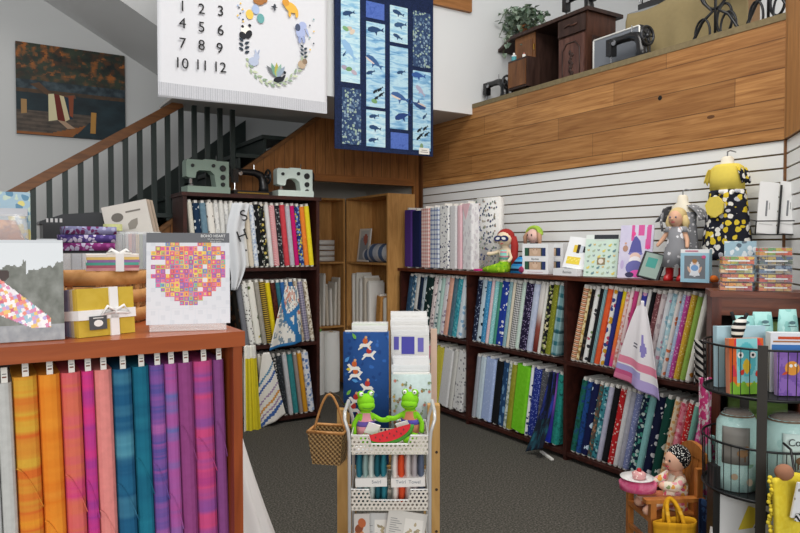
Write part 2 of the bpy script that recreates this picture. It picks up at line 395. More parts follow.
# stairwell wall, second flight and the bulkhead of the floor above
YF = 7.1
struct('wall_far', G().box(-3, YF, 0, RX0 - .05, YF + .05, 5.0).box(RX0 - .05, YF, RZ + .14, 5.2, YF + .05, 5.0), GREYWALL)
b0 = at(160, 28, Y=5.95); b1 = at(120, 0, Y=5.95); sl = (b1.z - b0.z) / (b1.x - b0.x)
struct('soffit_stair', G().prism([(b0.x - 2.2, b0.z - 2.2 * sl), (b0.x + .75, b0.z + .75 * sl), (b0.x + .75, 5.0), (b0.x - 2.2, 5.0)], 5.95, YF), M('#d6d6d5', .85, 0, .04, 2))
BX, BZ = 1.36, 2.80
struct('wall_bulkhead', G().box(BX, 5.10, BZ, 5.2, 5.14, 5.0), WHITE)
struct('soffit', G().box(BX, 5.14, BZ, XW + .05, YF - .75, BZ + .03), M('#c6c4bf', .85, 0, .05, 2))
struct('wall_bulkhead_end', G().box(BX, 5.14, BZ + .03, BX + .04, 5.95, 5.0), WHITE)
p = at(395, 1, Y=5.06); q = at(472, 12, Y=5.06)
struct('trim_6', G().box(p.x - .8, 5.06, q.z - .002, q.x, 5.10, q.z + .24), wood('#8a5a2e', '#a97240', (.6, 6, 6), .5))
# ------------------------------------------------------------------ the staircase
st = thing('staircase', 'dark green open stair with wooden handrail climbing behind the tall bookcase', 'staircase', (0, 0, 0)); st['kind'] = 'structure'
run, rise = .25, .25 * SM
for i in range(-2, 8):
    x = SX0 + run * i; z = sz(x)
    if z + rise > 2.78: break
    G().box(x - .03, YB + .03, z + rise - .035, x + run, YF - .05, z + rise).build('tread', DKGREEN, st, bevel=.008)
    G().box(x, YB + .06, z - .02, x + .02, YF - .05, z + rise - .035).build('riser', DKGREEN, st)
G().prism([(SX0 - 1.0, sz(SX0 - 1.0) + .02), (xt, 2.84), (xt, 2.60), (SX0 - 1.0, sz(SX0 - 1.0) - .26)], YB + .05, YB + .08).build('stringer', DKGREEN, st)
G().prism([(SX0 - 1.0, sz(SX0 - 1.0) + .38), (2.4, sz(2.4) + .38), (2.4, sz(2.4) - .1), (SX0 - 1.0, sz(SX0 - 1.0) - .1)], YF - .05, YF - .004).build('wall_stringer', DKGREEN, st)
h0 = at(20, 190, Y=YB + .06); h1 = at(181, 103, Y=YB + .06); hs = (h1.z - h0.z) / (h1.x - h0.x)
a = Vector((h0.x - .25, YB + .075, h0.z - .25 * hs)); b = Vector((h1.x, YB + .075, h1.z))
g = G(); d = (b - a); L = d.length; ang = math.atan2(d.z, d.x)
g.boxc((a + b) / 2, (L, .07, .075), (0, -ang, 0)); g.build('handrail', wood('#5e3a1f', '#80522c', (.8, 6, 6), .4), st, bevel=.015)
k = 0
for i in range(-9, 13):
    x = h1.x - .115 * (8 - i) + .001
    if x < h0.x - .1: continue
    zb = sz(x) + .03; zt = h1.z + (x - h1.x) * hs - .02
    if x > h1.x + .02: zt = BZ + .0
    if zb > zt - .1: continue
    G().box(x - .020, YB + .055, max(zb, 0), x + .020, YB + .092, zt).build('baluster', DKGREEN, st)
# ------------------------------------------------------------------ the painting behind the stair
def fbm(x, y, s): return .5 + .5 * noise.fractal(Vector((x * s, y * s, 3.7)), 1.0, 2.0, 4)
def lerp(a, b, t): t = max(0, min(1, t)); return tuple(a[i] + (b[i] - a[i]) * t for i in range(4))
def paint_lake(u, v):
    f = fbm(u, v * 1.6, 7); f2 = fbm(u + 5, v, 16)
    if v > .60:
        c = lerp(lin('#141a1c'), lin('#3a4434'), f)
        k = (f2 - .42) * 3 * (1 if v > .66 else .4) * (.4 + fbm(u, v, 3.2))
        c = lerp(c, lin('#a05e28') if f > .5 else lin('#54351f'), k)
    elif v > .50: c = lerp(lin('#1d2b33'), lin('#49585f'), (f2 - .35) * 1.6)
    elif v > .46: c = lerp(lin('#2a2b26'), lin('#5c4028'), f2)
    else: c = lerp(lin('#0d1b21'), lin('#1f343c'), f + (.46 - v) * .4)
    if v < .40 - .3 * max(0, u - .45) and v < .27 + .0 * u and u < .74 - (.27 - v) * .9:
        s = math.floor((v + .05 * u) * 42) % 2; c = lerp(lin('#37312d'), lin('#66584c'), .35 * s + .6 * f2)
        if v < .03 + .35 * max(0, u - .3): c = lerp(lin('#8a4f22'), lin('#8f5a2c'), f2)
    return c
pl = at(20, 140, Y=YF - .04); pr = at(125, 135, Y=YF - .04); pt = at(15, 43, Y=YF - .04)
pa = thing('painting', 'unframed autumn lake painting with dock and quilt on the stairwell wall', 'painting', ((pl.x + pr.x) / 2 - .01, YF - .004, (pl.z + pr.z) / 2 + .0))
W_, H_ = pr.x - pl.x + .03, pt.z - pl.z - .04
sheet('canvas', W_, H_, paint_lake, 88, 72, pa, .035, '#1a1c1e', .55)
def U(u, v): return (W_ * (u - .5), H_ * v)
def P(*uv): return [U(*q) for q in uv]
decal('painted_motif', [(P((.12, .55), (.2, .58), (.36, .42), (.33, .40), (.2, .5)), '#5d4636'), (P((.33, .42), (.36, .45), (.52, .48), (.53, .44)), '#6a4a3a'),
    (P((.28, .46), (.33, .47), (.36, .18), (.28, .16)), '#d9cfa8'), (P((.33, .47), (.38, .46), (.43, .17), (.36, .18)), '#6d2a22'), (P((.38, .46), (.42, .45), (.47, .2), (.43, .17)), '#d8c9a0'),
    (P((.42, .45), (.46, .44), (.50, .2), (.47, .2)), '#243747'), (P((.46, .46), (.51, .47), (.5, .22), (.47, .24)), '#8a4a32'), (P((.36, .18), (.43, .17), (.52, .1), (.45, .09)), '#b0937a'),
    (P((.04, .22), (.09, .23), (.09, .38), (.04, .38)), '#a88458'), (P((.66, .06), (.71, .06), (.72, .3), (.67, .3)), '#b58544')], pa, -.0355)
# ------------------------------------------------------------------ hanging blanket and quilt
def YL(px, py, Y, ox, oz): q = at(px, py, Y=Y); return (q.x - ox, q.z - oz)
bl = at(158, 98, Y=4.99); br = at(327, 112, Y=4.99); wB = br.x - bl.x; bz = (bl.z + br.z) / 2
ban = thing('milestone_blanket', 'white baby blanket printed with numbers and an animal wreath hanging below the bulkhead', 'blanket', (bl.x, 4.99, bz))
HB = 1.25
g = G(); g.surf(lambda u, v: (u * wB, .012 * math.sin(u * 9 + v * 2) * (1 - .5 * v) * .6, HB * v + (.02 * (u - .5) if v == 0 else 0)), 40, 24); g.build('cloth', M('#dddee3', .9, 0, .04, 30), ban, smooth=True, solid=.004)
g = G(); g.surf(lambda u, v: (u * wB, -.003 + .012 * math.sin(u * 9) * .6, .005 + .092 * v), 40, 2); g.build('border_band', fab('vbands', 'dcdce0 9a9ea8 e0e0e4 b4b8c0', 3), ban, solid=.001)
INK = M('#1d1d20', .8)
for i, (px, py) in enumerate([(182, 7), (201, 10), (220, 12), (182, 24), (201, 28), (220, 31), (182, 44), (201, 46), (219, 49), (181, 64), (201, 66), (219, 68)]):
    x, z = YL(px, py, 4.99, bl.x, bz); text(str(i + 1), .105, INK, ban, (x, -.016, z), name='number', ext=.001)
sh = []
def bp(px, py): return YL(px, py, 4.99, bl.x, bz)
k_ = .0073
def e_(px, py, rx, ry, c, rot=0): x, z = bp(px, py); sh.append((ell(x, z, rx * k_, ry * k_, rot), c))
def l_(px, py, L, W, rot, c): x, z = bp(px, py); sh.append((leafp(x, z, L * k_, W * k_, rot), c))
for i in range(26):                                           # leafy lower rim of the wreath
    a_ = math.radians(205 + i * 130 / 25); l_(274 + 32 * math.cos(a_), 40 - 44 * math.sin(a_), 6.5, 2.6, a_ + (1.1 if i % 2 else 2.2), ['#a8b89a', '#c9d2b4', '#8fa58c'][i % 3])
for a_, c in ((2.35, '#6f7478'), (1.95, '#6fa08a'), (1.57, '#b0aa52'), (1.25, '#8fb3a2'), (.95, '#93a3b5')): l_(276, 78, 16, 5, a_, c)
e_(278, 80, 6, 3, '#20242c', .3); l_(280, 81, 9, 3, .9, '#20242c'); e_(284, 73, 1.6, 1.6, '#20242c')                # peacock
for px, py, c in ((249, 15, '#edc65a'), (255, 10, '#a9bde0'), (260, 19, '#6aa6a6')): e_(px, py, 4, 5, c)                # balloons
e_(245, 31, 5, 5, '#f0ede6'); e_(242, 36, 3.5, 4, '#22242a', .6); e_(248, 35, 3.2, 5, '#22242a', -.5); e_(249, 26, 1.7, 1.5, '#22242a'); e_(242, 27, 1.5, 1.5, '#22242a')   # panda
for i in range(6): l_(243 + i % 2, 42 + i * 2.3, 6, 3, .5 if i % 2 else 2.6, '#2e3a48'); l_(303, 48 + i * 2, 5, 2.6, .5 if i % 2 else 2.6, '#3a4652')
e_(253, 62, 5.5, 4.5, '#b4bfd6'); e_(256, 57, 3, 3.5, '#b4bfd6'); l_(256, 55, 6, 2, 1.9, '#b4bfd6'); l_(257, 55, 6, 2, 1.2, '#a4afc6')      # rabbit
e_(300, 33, 5.5, 6, '#a9b6dc'); e_(302, 26, 4.5, 4, '#a9b6dc'); e_(297, 28, 3, 4, '#4b5570'); l_(305, 28, 11, 2.4, -1.2, '#a9b6dc'); e_(299, 40, 1.8, 4, '#98a5cc'); e_(303, 40, 1.8, 4, '#98a5cc')   # elephant
e_(290, 8, 8, 5, '#e8b64c', -.4); e_(285, 3, 4, 4, '#d99a3c'); e_(296, 14, 1.8, 5, '#e8b64c'); e_(289, 14, 1.6, 4, '#e8b64c')             # lion
e_(301, 65, 4.5, 4.5, '#b9a48c'); e_(304, 62, 3, 3, '#8e7a66'); e_(258, 2, 6, 3.5, '#a8703e'); e_(264, 1, 3, 2.5, '#a8703e')
for i in range(16): e_(240 + 3 * math.sin(i * 5), 4 + i * 2, .9, .9, ['#edc65a', '#a9bde0', '#2e3a48'][i % 3]) if i < 10 else e_(311 - 2 * math.sin(i * 3), 20 + (i - 10) * 6, .9, .9, ['#edc65a', '#7aa', '#2e3a48'][i % 3])
l_(274, 12, 7, 2, 1.57, '#3a3f48'); l_(274, 8, 4, 3, 1.57, '#3a3f48'); l_(270, 7, 8, 1.6, 0, '#3a3f48')
decal('wreath_print', sh, ban, -.0155)
qa = at(335, 149, Y=5.04); qb = at(433, 156, Y=5.04); wq = qb.x - qa.x; qz = (qa.z + qb.z) / 2; HQ = 1.42
ql = thing('whale_quilt', 'navy bordered whale panel quilt hanging from the bulkhead beside the white blanket', 'quilt', (qa.x, 5.04, qz))
g = G(); g.box(0, 0, 0, wq, .012, HQ); g.build('border', fab('floral', '1d2a4a 232f55 18233f', 2), ql, bevel=.004)
SEA = fab('sea', '5d93c4 8fbfe0 bfe0ee a4cfe6'); SEA2 = fab('sea', '7fb6dc a9d4e8 d2ecf2 8fc0e2'); NFL = fab('floral', '34486c 8ba3b6 a2b8aa 5a7492', 1.0); PERI = fab('batik', '3f5aa8 5a76c4 4a66b4')
def qp(cx, cy): return YL(320 + cx / 2.963, cy / 2.963, 5.04, qa.x, qz)
for x0, y0, x1, y1, m in ((62, -30, 118, 245, SEA2), (65, 262, 121, 428, NFL), (136, 8, 190, 56, PERI), (137, 68, 192, 318, SEA), (137, 328, 193, 435, SEA2), (207, 20, 259, 128, SEA2),
                          (207, 140, 260, 383, SEA), (209, 394, 261, 442, PERI), (275, 36, 326, 200, NFL), (275, 212, 327, 446, SEA)):
    a_ = qp((x0 + x1) / 2, y0); b_ = qp((x0 + x1) / 2, y1); c0 = qp(x0, y1)[0]; c1 = qp(x1, y1)[0]
    G().box(c0, -.004, b_[1], c1, .001, min(a_[1], HQ - .04)).build('patch', m, ql, bevel=.0015)
sh = []
def whale(cx, cy, L, rot, c='#27466e', belly=None):
    x, z = qp(cx, cy); ca, sa = math.cos(rot), math.sin(rot)
    for pts, cc in (([(-.5, .02), (-.45, .12), (-.2, .2), (.1, .15), (.32, .04), (.5, .16), (.44, .02), (.5, -.1), (.3, -.03), (0, -.1), (-.3, -.12), (-.48, -.06)], c), ([(-.1, -.06), (.02, -.3), (.08, -.06)], c)) + ((([(-.5, -.02), (-.3, -.02), (.05, -.04), (0, -.1), (-.3, -.12), (-.48, -.06)], belly),) if belly else ()):
        sh.append(([(x + (a * ca - b * sa) * L, z + (a * sa + b * ca) * L) for a, b in pts], cc))
for a in ((165, 90, .16, .1), (160, 185, .18, -.5, '#3a5f90', '#d8c9c2'), (150, 215, .09, .4), (237, 290, .19, -.25, '#3c5f94', '#d8cabc'), (245, 345, .17, .35, '#24407a'), (240, 215, .09, .3), (292, 225, .15, 0, '#35599a'),
          (297, 270, .13, -.7, '#a9a6bd'), (290, 310, .17, 2.9, '#2e4a7c', '#cdbdb5'), (310, 345, .07, .9), (232, 40, .12, -.2), (238, 75, .13, .2, '#35557c'), (230, 110, .1, -.3), (160, 345, .1, .2), (163, 380, .12, -.1), (158, 415, .1, .2), (85, 150, .2, -.9, '#8fb8dc'), (85, 40, .12, .3), (72, 160, .05, 1)): whale(*a)
for cx, cy in ((165, 270), (178, 265), (168, 290), (182, 280), (295, 385), (312, 380), (300, 400), (316, 398), (293, 408)): whale(cx, cy, .07, .7, '#16202c')
for cx, cy, c in ((85, 85, '#c9b9a8'), (95, 95, '#d8c7b6'), (72, 200, '#a79bb0'), (100, 215, '#b7a9b8'), (85, 205, '#6f9a6a'), (75, 85, '#7aa877'), (160, 300, '#76a06c'), (300, 435, '#7c9a74')): x, z = qp(cx, cy); sh.append((ell(x, z, .03, .018, cx), c))
decal('whale_print', sh, ql, -.0046)
tg = at(425, 151, Y=5.02); x, z = tg.x - qa.x, tg.z - qz
t_ = G().box(x - .055, -.009, z - .028, x + .055, -.006, z + .028).build('price_tag', M('#eceae4', .7), ql); decal('tag_writing', [(rect(x - .03, z + .004, x + .03, z + .010), '#8a8a8a'), (rect(x - .04, z - .012, x + .04, z - .006), '#9a9a9a')], t_, -.0096)
# ------------------------------------------------------------------ shelving
def bookcase(name, label, length, depth, height, shelves, dividers, loc, rz, body, top, toe=.04, face=.03, back=True):
    """front face on local y=0 looking to -y, running along +x"""
    r = thing(name, label, 'bookcase', loc, rz); t = .022
    G().box(-.015, -.015, height - .03, length + .015, depth, height).build('top', top, r, bevel=.004)
    for x in [0, length - face] : G().box(x, 0, 0, x + face, depth, height - .03).build('side_panel', body, r, bevel=.002)
    for x in dividers: G().box(x - face / 2, 0, 0, x + face / 2, depth - .01, height - .03).build('divider', body, r, bevel=.002)
    for z in shelves:
        g = G()
        xs = [face] + [q for x in dividers for q in (x - face / 2, x + face / 2)] + [length - face]
        for x0, x1 in zip(xs[::2], xs[1::2]): g.box(x0, .004, z - .028, x1, depth - .012, z)
        g.build('shelf', body, r)
    if back: G().box(face, depth - .012, .02, length - face, depth, height - .03).build('back_panel', body, r)
    return r
Y_BC = 5.555; bx0 = at(184, 300, Y=Y_BC).x; BCW = 2.567 - bx0
bookcase('bookcase', 'tall dark bookcase of fabric bolts below the stairs with three sewing machines on top', BCW, .36, 1.995, (.055, .70, 1.372), (), (bx0, Y_BC, 0), 0, DARK, DARK)
X_RS = 3.575; Y_RS0, Y_RS1 = 5.82, 2.375; RS_L = Y_RS0 - Y_RS1
divs = [Y_RS0 - at(467, 424, X=X_RS).y, Y_RS0 - at(565, 380, X=X_RS).y]
bookcase('bookcase', 'long low dark bookcase of fabric bolts along the white slatted wall', RS_L, .355, 1.340, (.06, .725), divs, (X_RS, Y_RS0, 0), -PI / 2, DARK, DARK_H)
# ------------------------------------------------------------------ fabric bolts
BM = {}
def bolt_parts(t, h=.545, wd=.2, tag_h=.022):
    k = (round(t, 4), h, wd, tag_h)
    if k not in BM:
        r = min(t * .48, .02); pts = []
        for cx, cy, a0 in ((t / 2 - r, r, -90), (t / 2 - r, wd - r, 0), (-t / 2 + r, wd - r, 90), (-t / 2 + r, r, 180)):
            for i in range(4): a = math.radians(a0 + 30 * i); pts.append((cx + r * math.cos(a), cy + r * math.sin(a)))
        f = G(); f.prism(pts, .012, h, 'z'); bmesh.ops.recalc_face_normals(f.bm, faces=f.bm.faces); me = bpy.data.meshes.new('fabric'); f.bm.to_mesh(me); f.bm.free(); me.materials.append(M('#cccccc', .9))
        b = G(); q = min(.012, t * .3); b.box(-q, .006, 0, q, wd - .01, h + tag_h); me2 = bpy.data.meshes.new('board'); b.bm.to_mesh(me2); b.bm.free(); me2.materials.append(M('#e4e1da', .8))
        BM[k] = (me, me2)
    return BM[k]
LAB = {}
def bolt(t, mat, label, group, loc, rz, lean, h=.545, wd=.2, tag_h=.022, cat='fabric bolt'):
    a, b = bolt_parts(t, h, wd, tag_h)
    r = thing('fabric_bolt', label, cat, loc, rz, group, 0, lean)
    o = bpy.data.objects.new('fabric', a); C.objects.link(o); o.parent = r; recol(o, mat)
    o2 = bpy.data.objects.new('board', b); C.objects.link(o2); o2.parent = r
    return r
def row(spec, group, where, origin, axis, rz, length, lean, z, h, wd=.2, inset=.018):
    """spec lines 'w|kind|colours|scale|words'"""
    it = [l.split('|') for l in spec.strip().split('\n')]
    off = h * math.sin(abs(lean)); usable = length - off - .008
    tot = sum(float(i[0]) for i in it); u = .004 if lean > 0 else off + .004
    for wt, kind, cols, s, words in it:
        pitch = usable * float(wt) / tot; t = pitch * math.cos(lean) - .0022
        hh = h * (1 - .022 * rnd.random()); c = u + pitch / 2
        p = Vector(origin) + Vector(axis) * c; ny = Vector((-axis[1], axis[0], 0)) * (inset + rnd.random() * .012)
        p = p + ny; p.z = z + t / 2 * math.sin(abs(lean)) + .002
        bolt(t, fab(kind, cols, float(s or 1)), words + ' ' + where, group, p, rz, lean, hh, wd)
        u += pitch
XA = (1, 0, 0); YA = (0, -1, 0); o0 = (bx0 + .03, Y_BC, 0); Lb = BCW - .06
row('''1|solid|e6e2d4||plain cream bolt, leftmost,
1.3|spots|1f3550 dfe6ea|1|navy bolt with white blots
1.3|batik|5f7f93 7c99a8||slate blue bolt beside the navy one
1.4|spots|eeeae2 2a2a2c eeeae2 8a7f74|.9|white bolt with black specks
1|floral|ecebe7 d5d5d3|.6|white bolt with faint grey flowers
1|solid|efeee9||plain white bolt, first of the whites,
1|floral|efeeea c9c9c9 dcdcdc|1|white bolt with grey dotting
1|leaf|efede6 cfcdc4|.8|white bolt with pale leaves
1|solid|f2f1ec||bright white bolt half behind the lettered banner
1|spots|f0efea 4a4a4c f0efea|1.2|white bolt with small black marks
1|solid|ece0cc||plain ecru bolt
1|floral|e4eaf2 9fb3d0 c6d2e4|1|white bolt with pale blue flowers
1|spots|17181b e9e7e2|.8|black bolt with big white dots
1.2|floral|15161a c7b25a d8d5c8 3f4a3a|.9|black bolt with yellow and white flowers
1|batik|d9d9d8 ecebe8||marbled light grey bolt
1.2|diag|c9485a f0d9d8|1.6|red and white candy striped bolt
1|dots|2a2a2e c9c9cc|.8|charcoal bolt with grey dots
1.2|batik|c93c46 d9505a||coral red bolt
1.1|batik|b3b3bc c6c6ce||light grey bolt between red and magenta
1|solid|d41c74||plain magenta bolt
1.1|floral|253a78 d9c84e 7fa0d0|1|royal blue bolt with yellow print
1.1|batik|ef7d28 f29340||orange bolt
1.1|batik|e9d51e f2e23c||bright yellow bolt, rightmost,''', 'bolts in the top row of the tall bookcase', 'in the tall bookcase, top row', o0, XA, 0, Lb, math.radians(-5.5), 1.372, .545)
oq = (at(231, 300, Y=Y_BC).x, Y_BC, 0)
row('''1|spots|17140f b58a55 5a3a22|.6|black bolt with tan faces
1.2|solid|7f8188||plain mid grey bolt
1.3|dots|f0efe9 1b1b1d|.7|white bolt with black polka dots
1.5|spots|f2f0e6 dcc33a 5a6a3a|.55|white bolt with yellow lemons
1.1|batik|9a968c b0ab9f||grey taupe bolt
1.3|bands|2a2418 c8a742|6|black and gold fine striped bolt
1.1|dots|e8cf1c f2de3a|.5|yellow bolt
1.2|floral|5a2a20 3f1d18|1|dark maroon bolt
1|batik|2d6a78 3f8090||teal bolt left of the draped towel
1|batik|2f62a0 3f76b5||blue bolt behind the draped towel
1|floral|ded5c4 b5a58e 7f92a5|.8|cream flowered bolt behind the draped towel
1|batik|2f5f96 3f72ac||mid blue bolt right of the draped towel
1|floral|cbbfa8 a5917a|.8|tan flowered bolt
1.3|gingham|b0aabb 6d6a86|2|grey lavender checked bolt
1|floral|e6dfcf 8a7a62 b5a890|1|cream bolt with brown print, rightmost,''', 'bolts in the middle row of the tall bookcase', 'in the tall bookcase, middle row', oq, XA, 0, bx0 + .03 + Lb - oq[0], math.radians(-8), .70, .55)
oq = (at(240, 400, Y=Y_BC).x, Y_BC, 0)
row('''1|solid|d8d4c4||plain stone bolt
1|solid|c04a5a||plain rose bolt
1|floral|1c2238 c24a50 d8c6b8|1|navy bolt with red flowers
1|floral|1a1f30 c8b8a2 8f4a4a|.9|dark navy bolt with small cream flowers
1|solid|e2ddcb||plain oatmeal bolt
1|solid|efece2||plain white bolt behind the striped towel
1.3|solid|a29691||plain taupe bolt
1.2|text|17181c d8d8d4||black bolt with white lettering print
1.4|dots|2a2e33 6a7076|1|charcoal bolt with tiny dots
1.2|batik|c3c3c8 d5d5d8||pale grey bolt
1.4|batik|2d7f84 43989c||teal bolt
1|solid|a89a94||dusty taupe bolt
1.2|solid|e0a02c||plain golden yellow bolt
1.7|floral|e6e8ee 5f7fb8 aabbd8|.7|white bolt with blue print, rightmost,''', 'bolts in the bottom row of the tall bookcase', 'in the tall bookcase, bottom row', oq, XA, 0, bx0 + .03 + Lb - oq[0], math.radians(-7), .055, .55)
dv = [0] + divs + [RS_L]
def bay(k): return (X_RS, Y_RS0 - dv[k] - (.03 if k == 0 else .015), 0), dv[k + 1] - dv[k] - .045
top_g, low_g = 'bolts in the upper row of the long bookcase', 'bolts in the lower row of the long bookcase'
o_, L_ = bay(0)
row('''1.2|batik|24405c 3f6280||navy marbled bolt
1.2|floral|4f7590 c9d6dc 24405a|.8|blue bolt with white flowers
1|solid|e4e2dc||plain white bolt
1.2|solid|1c2c44||plain navy bolt
1.1|leaf|c8d4dc 7f96a8|1|pale blue grey leafy bolt
2|spots|16302f e0e6e0|.9|dark green bolt with white dots
1.2|spots|ecdedc 7a6a72|1.3|pink white bolt with small marks
1.1|spots|e4eceb 5a7a80|1.2|white bolt with teal specks
1|solid|bfe0d6||plain mint bolt
1.3|spots|eae6ea 4a4a62 b0a0b8|1|white bolt with mauve marks
1.2|batik|e2a48e edb8a2||peach bolt
1.2|batik|4a6878 5f8090||slate blue bolt
1.2|floral|3fa0b0 2a7f92 6fc0c8|1|turquoise flowered bolt
1.3|spots|dfeaf2 8fb8d8|.8|pale blue bolt, last before the upright,''', top_g, 'in the far upper bay', o_, YA, -PI / 2, L_, math.radians(12), .725, .55)
o_, L_ = bay(1)
row('''1.3|dots|1c2640 8f9cb5|.7|navy dotted bolt
1.5|spots|cfe2ec 1d2430|.8|pale blue bolt with black flecks
1.3|dots|3f8fc0 7fc0e0|1|sky blue bolt
1|dots|e6c6cc f2dcdf|1|pale pink bolt
1|dots|8fd0d2 c0e8e8|1|aqua bolt
1|solid|4f9f86||plain sea green bolt
2|spots|2440a0 eef0f5|1.1|royal blue bolt with white drops
1|vbands|3f8090 bcd8dc|4|teal pinstriped bolt
.8|solid|ebe2cc||plain cream bolt
1.4|gingham|e4e4e2 2a2c32|2.5|black and white checked bolt
1.2|dots|cfe6da e8f4ee|1|pale mint bolt
2|dots|241c3a a89cc4|.9|dark purple dotted bolt
1.3|batik|b4c0da ccd4e8||powder blue bolt
1.3|zoned|6a2420 8f4a40 e2dcd8 eae8e4||white bolt fading to dark red
.8|solid|efede6||plain white bolt
1|floral|1c1c1e d8d0a8 8f9a5a|1|black bolt with cream flowers
1.3|dots|7f8428 9fa43a|1|olive bolt
1.4|plaid|9fc2c4 2f6a74 1f4a54|1|teal plaid bolt, last before the upright,''', top_g, 'in the middle upper bay', o_, YA, -PI / 2, L_, math.radians(10), .725, .55)
o_, L_ = bay(2)
row('''1.5|bands|e0b88e c05a3a f0dcc0 7a4a3a|4|orange and cream banded bolt
1|floral|efdca8 d0a85a a8804a|1|buttery yellow flowered bolt
1|spots|1a1718 5a4a40|1|black bolt with brown specks
1.5|spots|f0efec c05a6a 3a3a40 7f9a6a|1|white bolt with tiny flowers
1.3|solid|1d1e22||plain black bolt
.8|vbands|3f7f8a a8c8cc|4|teal and white pinstriped bolt
1.5|batik|e0522a ea6a3c||bright orange bolt
1.4|floral|eceae6 3a4a8a d8a02a c04a6a|.7|white bolt with bright butterflies
1.2|solid|2c3484||plain royal purple bolt
1.2|zoned|e23a8a ef7a3c f0a02a e8dc2a||yellow to orange to pink shaded bolt
1|floral|ead0ca d89088|1|blush flowered bolt
1|spots|efd8d8 c86a80|1|pink bolt behind the draped panel
1|solid|d84a8a||plain hot pink bolt
.9|solid|efe0d2||plain cream bolt
1.4|floral|3a3fa0 8f94d8 d8a0c0|.7|violet paisley bolt
1|solid|ecebe8||plain white bolt
1|solid|151519||solid black bolt right of the draped panel
1.4|dots|7a4a4e c89a98|1|brown bolt with pink dots
1.2|leaf|d8cccc b8a8ac|1|pale dusty pink bolt
1.3|spots|dfe2e6 9fc6d4 d8a0b4|1|white bolt with pastel dots
1.3|floral|b4d8e2 e8f0f2 8fb8c8|.9|pale blue flowered bolt
1|spots|eae4e0 e0784a|1|white bolt with orange dots
.9|dots|b0c8e6 e4ecf6|1|light blue dotted bolt
1.1|dots|c04a9a e8b0d8|1|magenta dotted bolt
1.3|dots|d8ae3a f0d88a|1|gold dotted bolt
1.2|solid|9ec45a||plain lime bolt
1.3|spots|f0eee6 3a6a6a d8903a|.7|white bolt with curls, last before the end panel,''', top_g, 'in the near upper bay', o_, YA, -PI / 2, L_, math.radians(13), .725, .55)
o_, L_ = bay(0)
row('''1.2|solid|c4b8b0||plain stone bolt
1.2|batik|b8a8b4 c8bac4||mauve grey bolt
1.2|batik|9fb0b8 b0c0c8||grey blue bolt
1.1|batik|d8728a e08a9e||rose pink bolt
1.3|dots|bcdccc d8eee2|1|mint dotted bolt
1.6|dots|dfd24a ece678|1|yellow dotted bolt
1.9|solid|eeeeee||thick plain white bolt
.8|solid|dddcd6||thin off white bolt
1.8|spots|ececea 8a8a90|1.4|white bolt with grey flecks''', low_g, 'in the far lower bay', o_, YA, -PI / 2, L_, math.radians(11), .06, .56)
o_, L_ = bay(1)
row('''1.0|solid|a9aeb8||plain grey bolt
1.5|batik|c4d8e6 d8e8f0||ice blue bolt
2.6|dots|a8bce6 bccdf0|.6|thick periwinkle bolt
1.7|solid|15171b||thick black bolt
1.4|leaf|24466e 6a94b8|.8|navy bolt with leaves
.8|floral|c8d0c8 8a9a8f|1|thin sage print bolt
1.2|batik|8a8a24 a0a038||olive green bolt
3.0|batik|6cc41c 7ed02c||thick lime green bolt
.7|spots|eceff0 2a3a70|1.2|thin white bolt with blue flecks
1.7|dots|24348a 8f9ce0|1|royal blue dotted bolt
1.8|dots|54565e 9a9ca4|1.2|thick charcoal dotted bolt
1.5|zoned|2038c0 4a3aa8 b06ad8 5a2a9a||galaxy purple and blue bolt
1.3|batik|1f7f80 35a89a 12404a||teal batik bolt, last before the upright,''', low_g, 'in the middle lower bay', o_, YA, -PI / 2, L_, math.radians(8.5), .06, .555)
o_, L_ = bay(2)
row('''1.6|batik|0f3a34 1f6a5a 24308a||dark green and blue batik bolt
1.4|batik|14203f 24509a 1a3a3a||midnight blue batik bolt
1.8|spots|141c4a d8ecff|.55|navy bolt with glowing white dots
1.2|floral|5a5048 a8785a 2f6a6a|1|brown and teal flowered bolt
1.4|floral|3f8a96 a8d0d4 1f4a5a|1|teal flowered bolt
1.3|batik|b4b4cc c8c8dc||pale lavender grey bolt
1.6|solid|17171b||plain black bolt
1.4|dots|c4262a f0c8c0|.7|red bolt with white dots
1.2|solid|e8e8ea||plain white bolt
1.3|batik|a8a8b4 bcbcc8||silver grey bolt
1.4|dots|7f88b8 c0c8e6|1|periwinkle dotted bolt
1.8|floral|1a2c44 4a9a8a c8dcd8|.9|navy bolt with teal sprigs
1.5|solid|94d2d2||plain aqua bolt
2|spots|161c3c e8e8ee|.8|navy bolt with white birds
1.8|spots|174a40 e6ece4 e6ece4|.55|dark green bolt with white blooms
1.3|floral|ecd8b8 d88a5a e0b070|.9|cream bolt with peach flowers
1.5|floral|e8889a f4c6c8 d0506a|.9|pink flowered bolt
1.4|dots|d02c30 f4d4cc|1|red pin dotted bolt
1.2|solid|86c4b4||plain sea green bolt
1.4|floral|e0509a f0b0d0 c8e0d8|.8|bright pink flowered bolt, last before the end panel,''', low_g, 'in the near lower bay', o_, YA, -PI / 2, L_, math.radians(12), .06, .555)
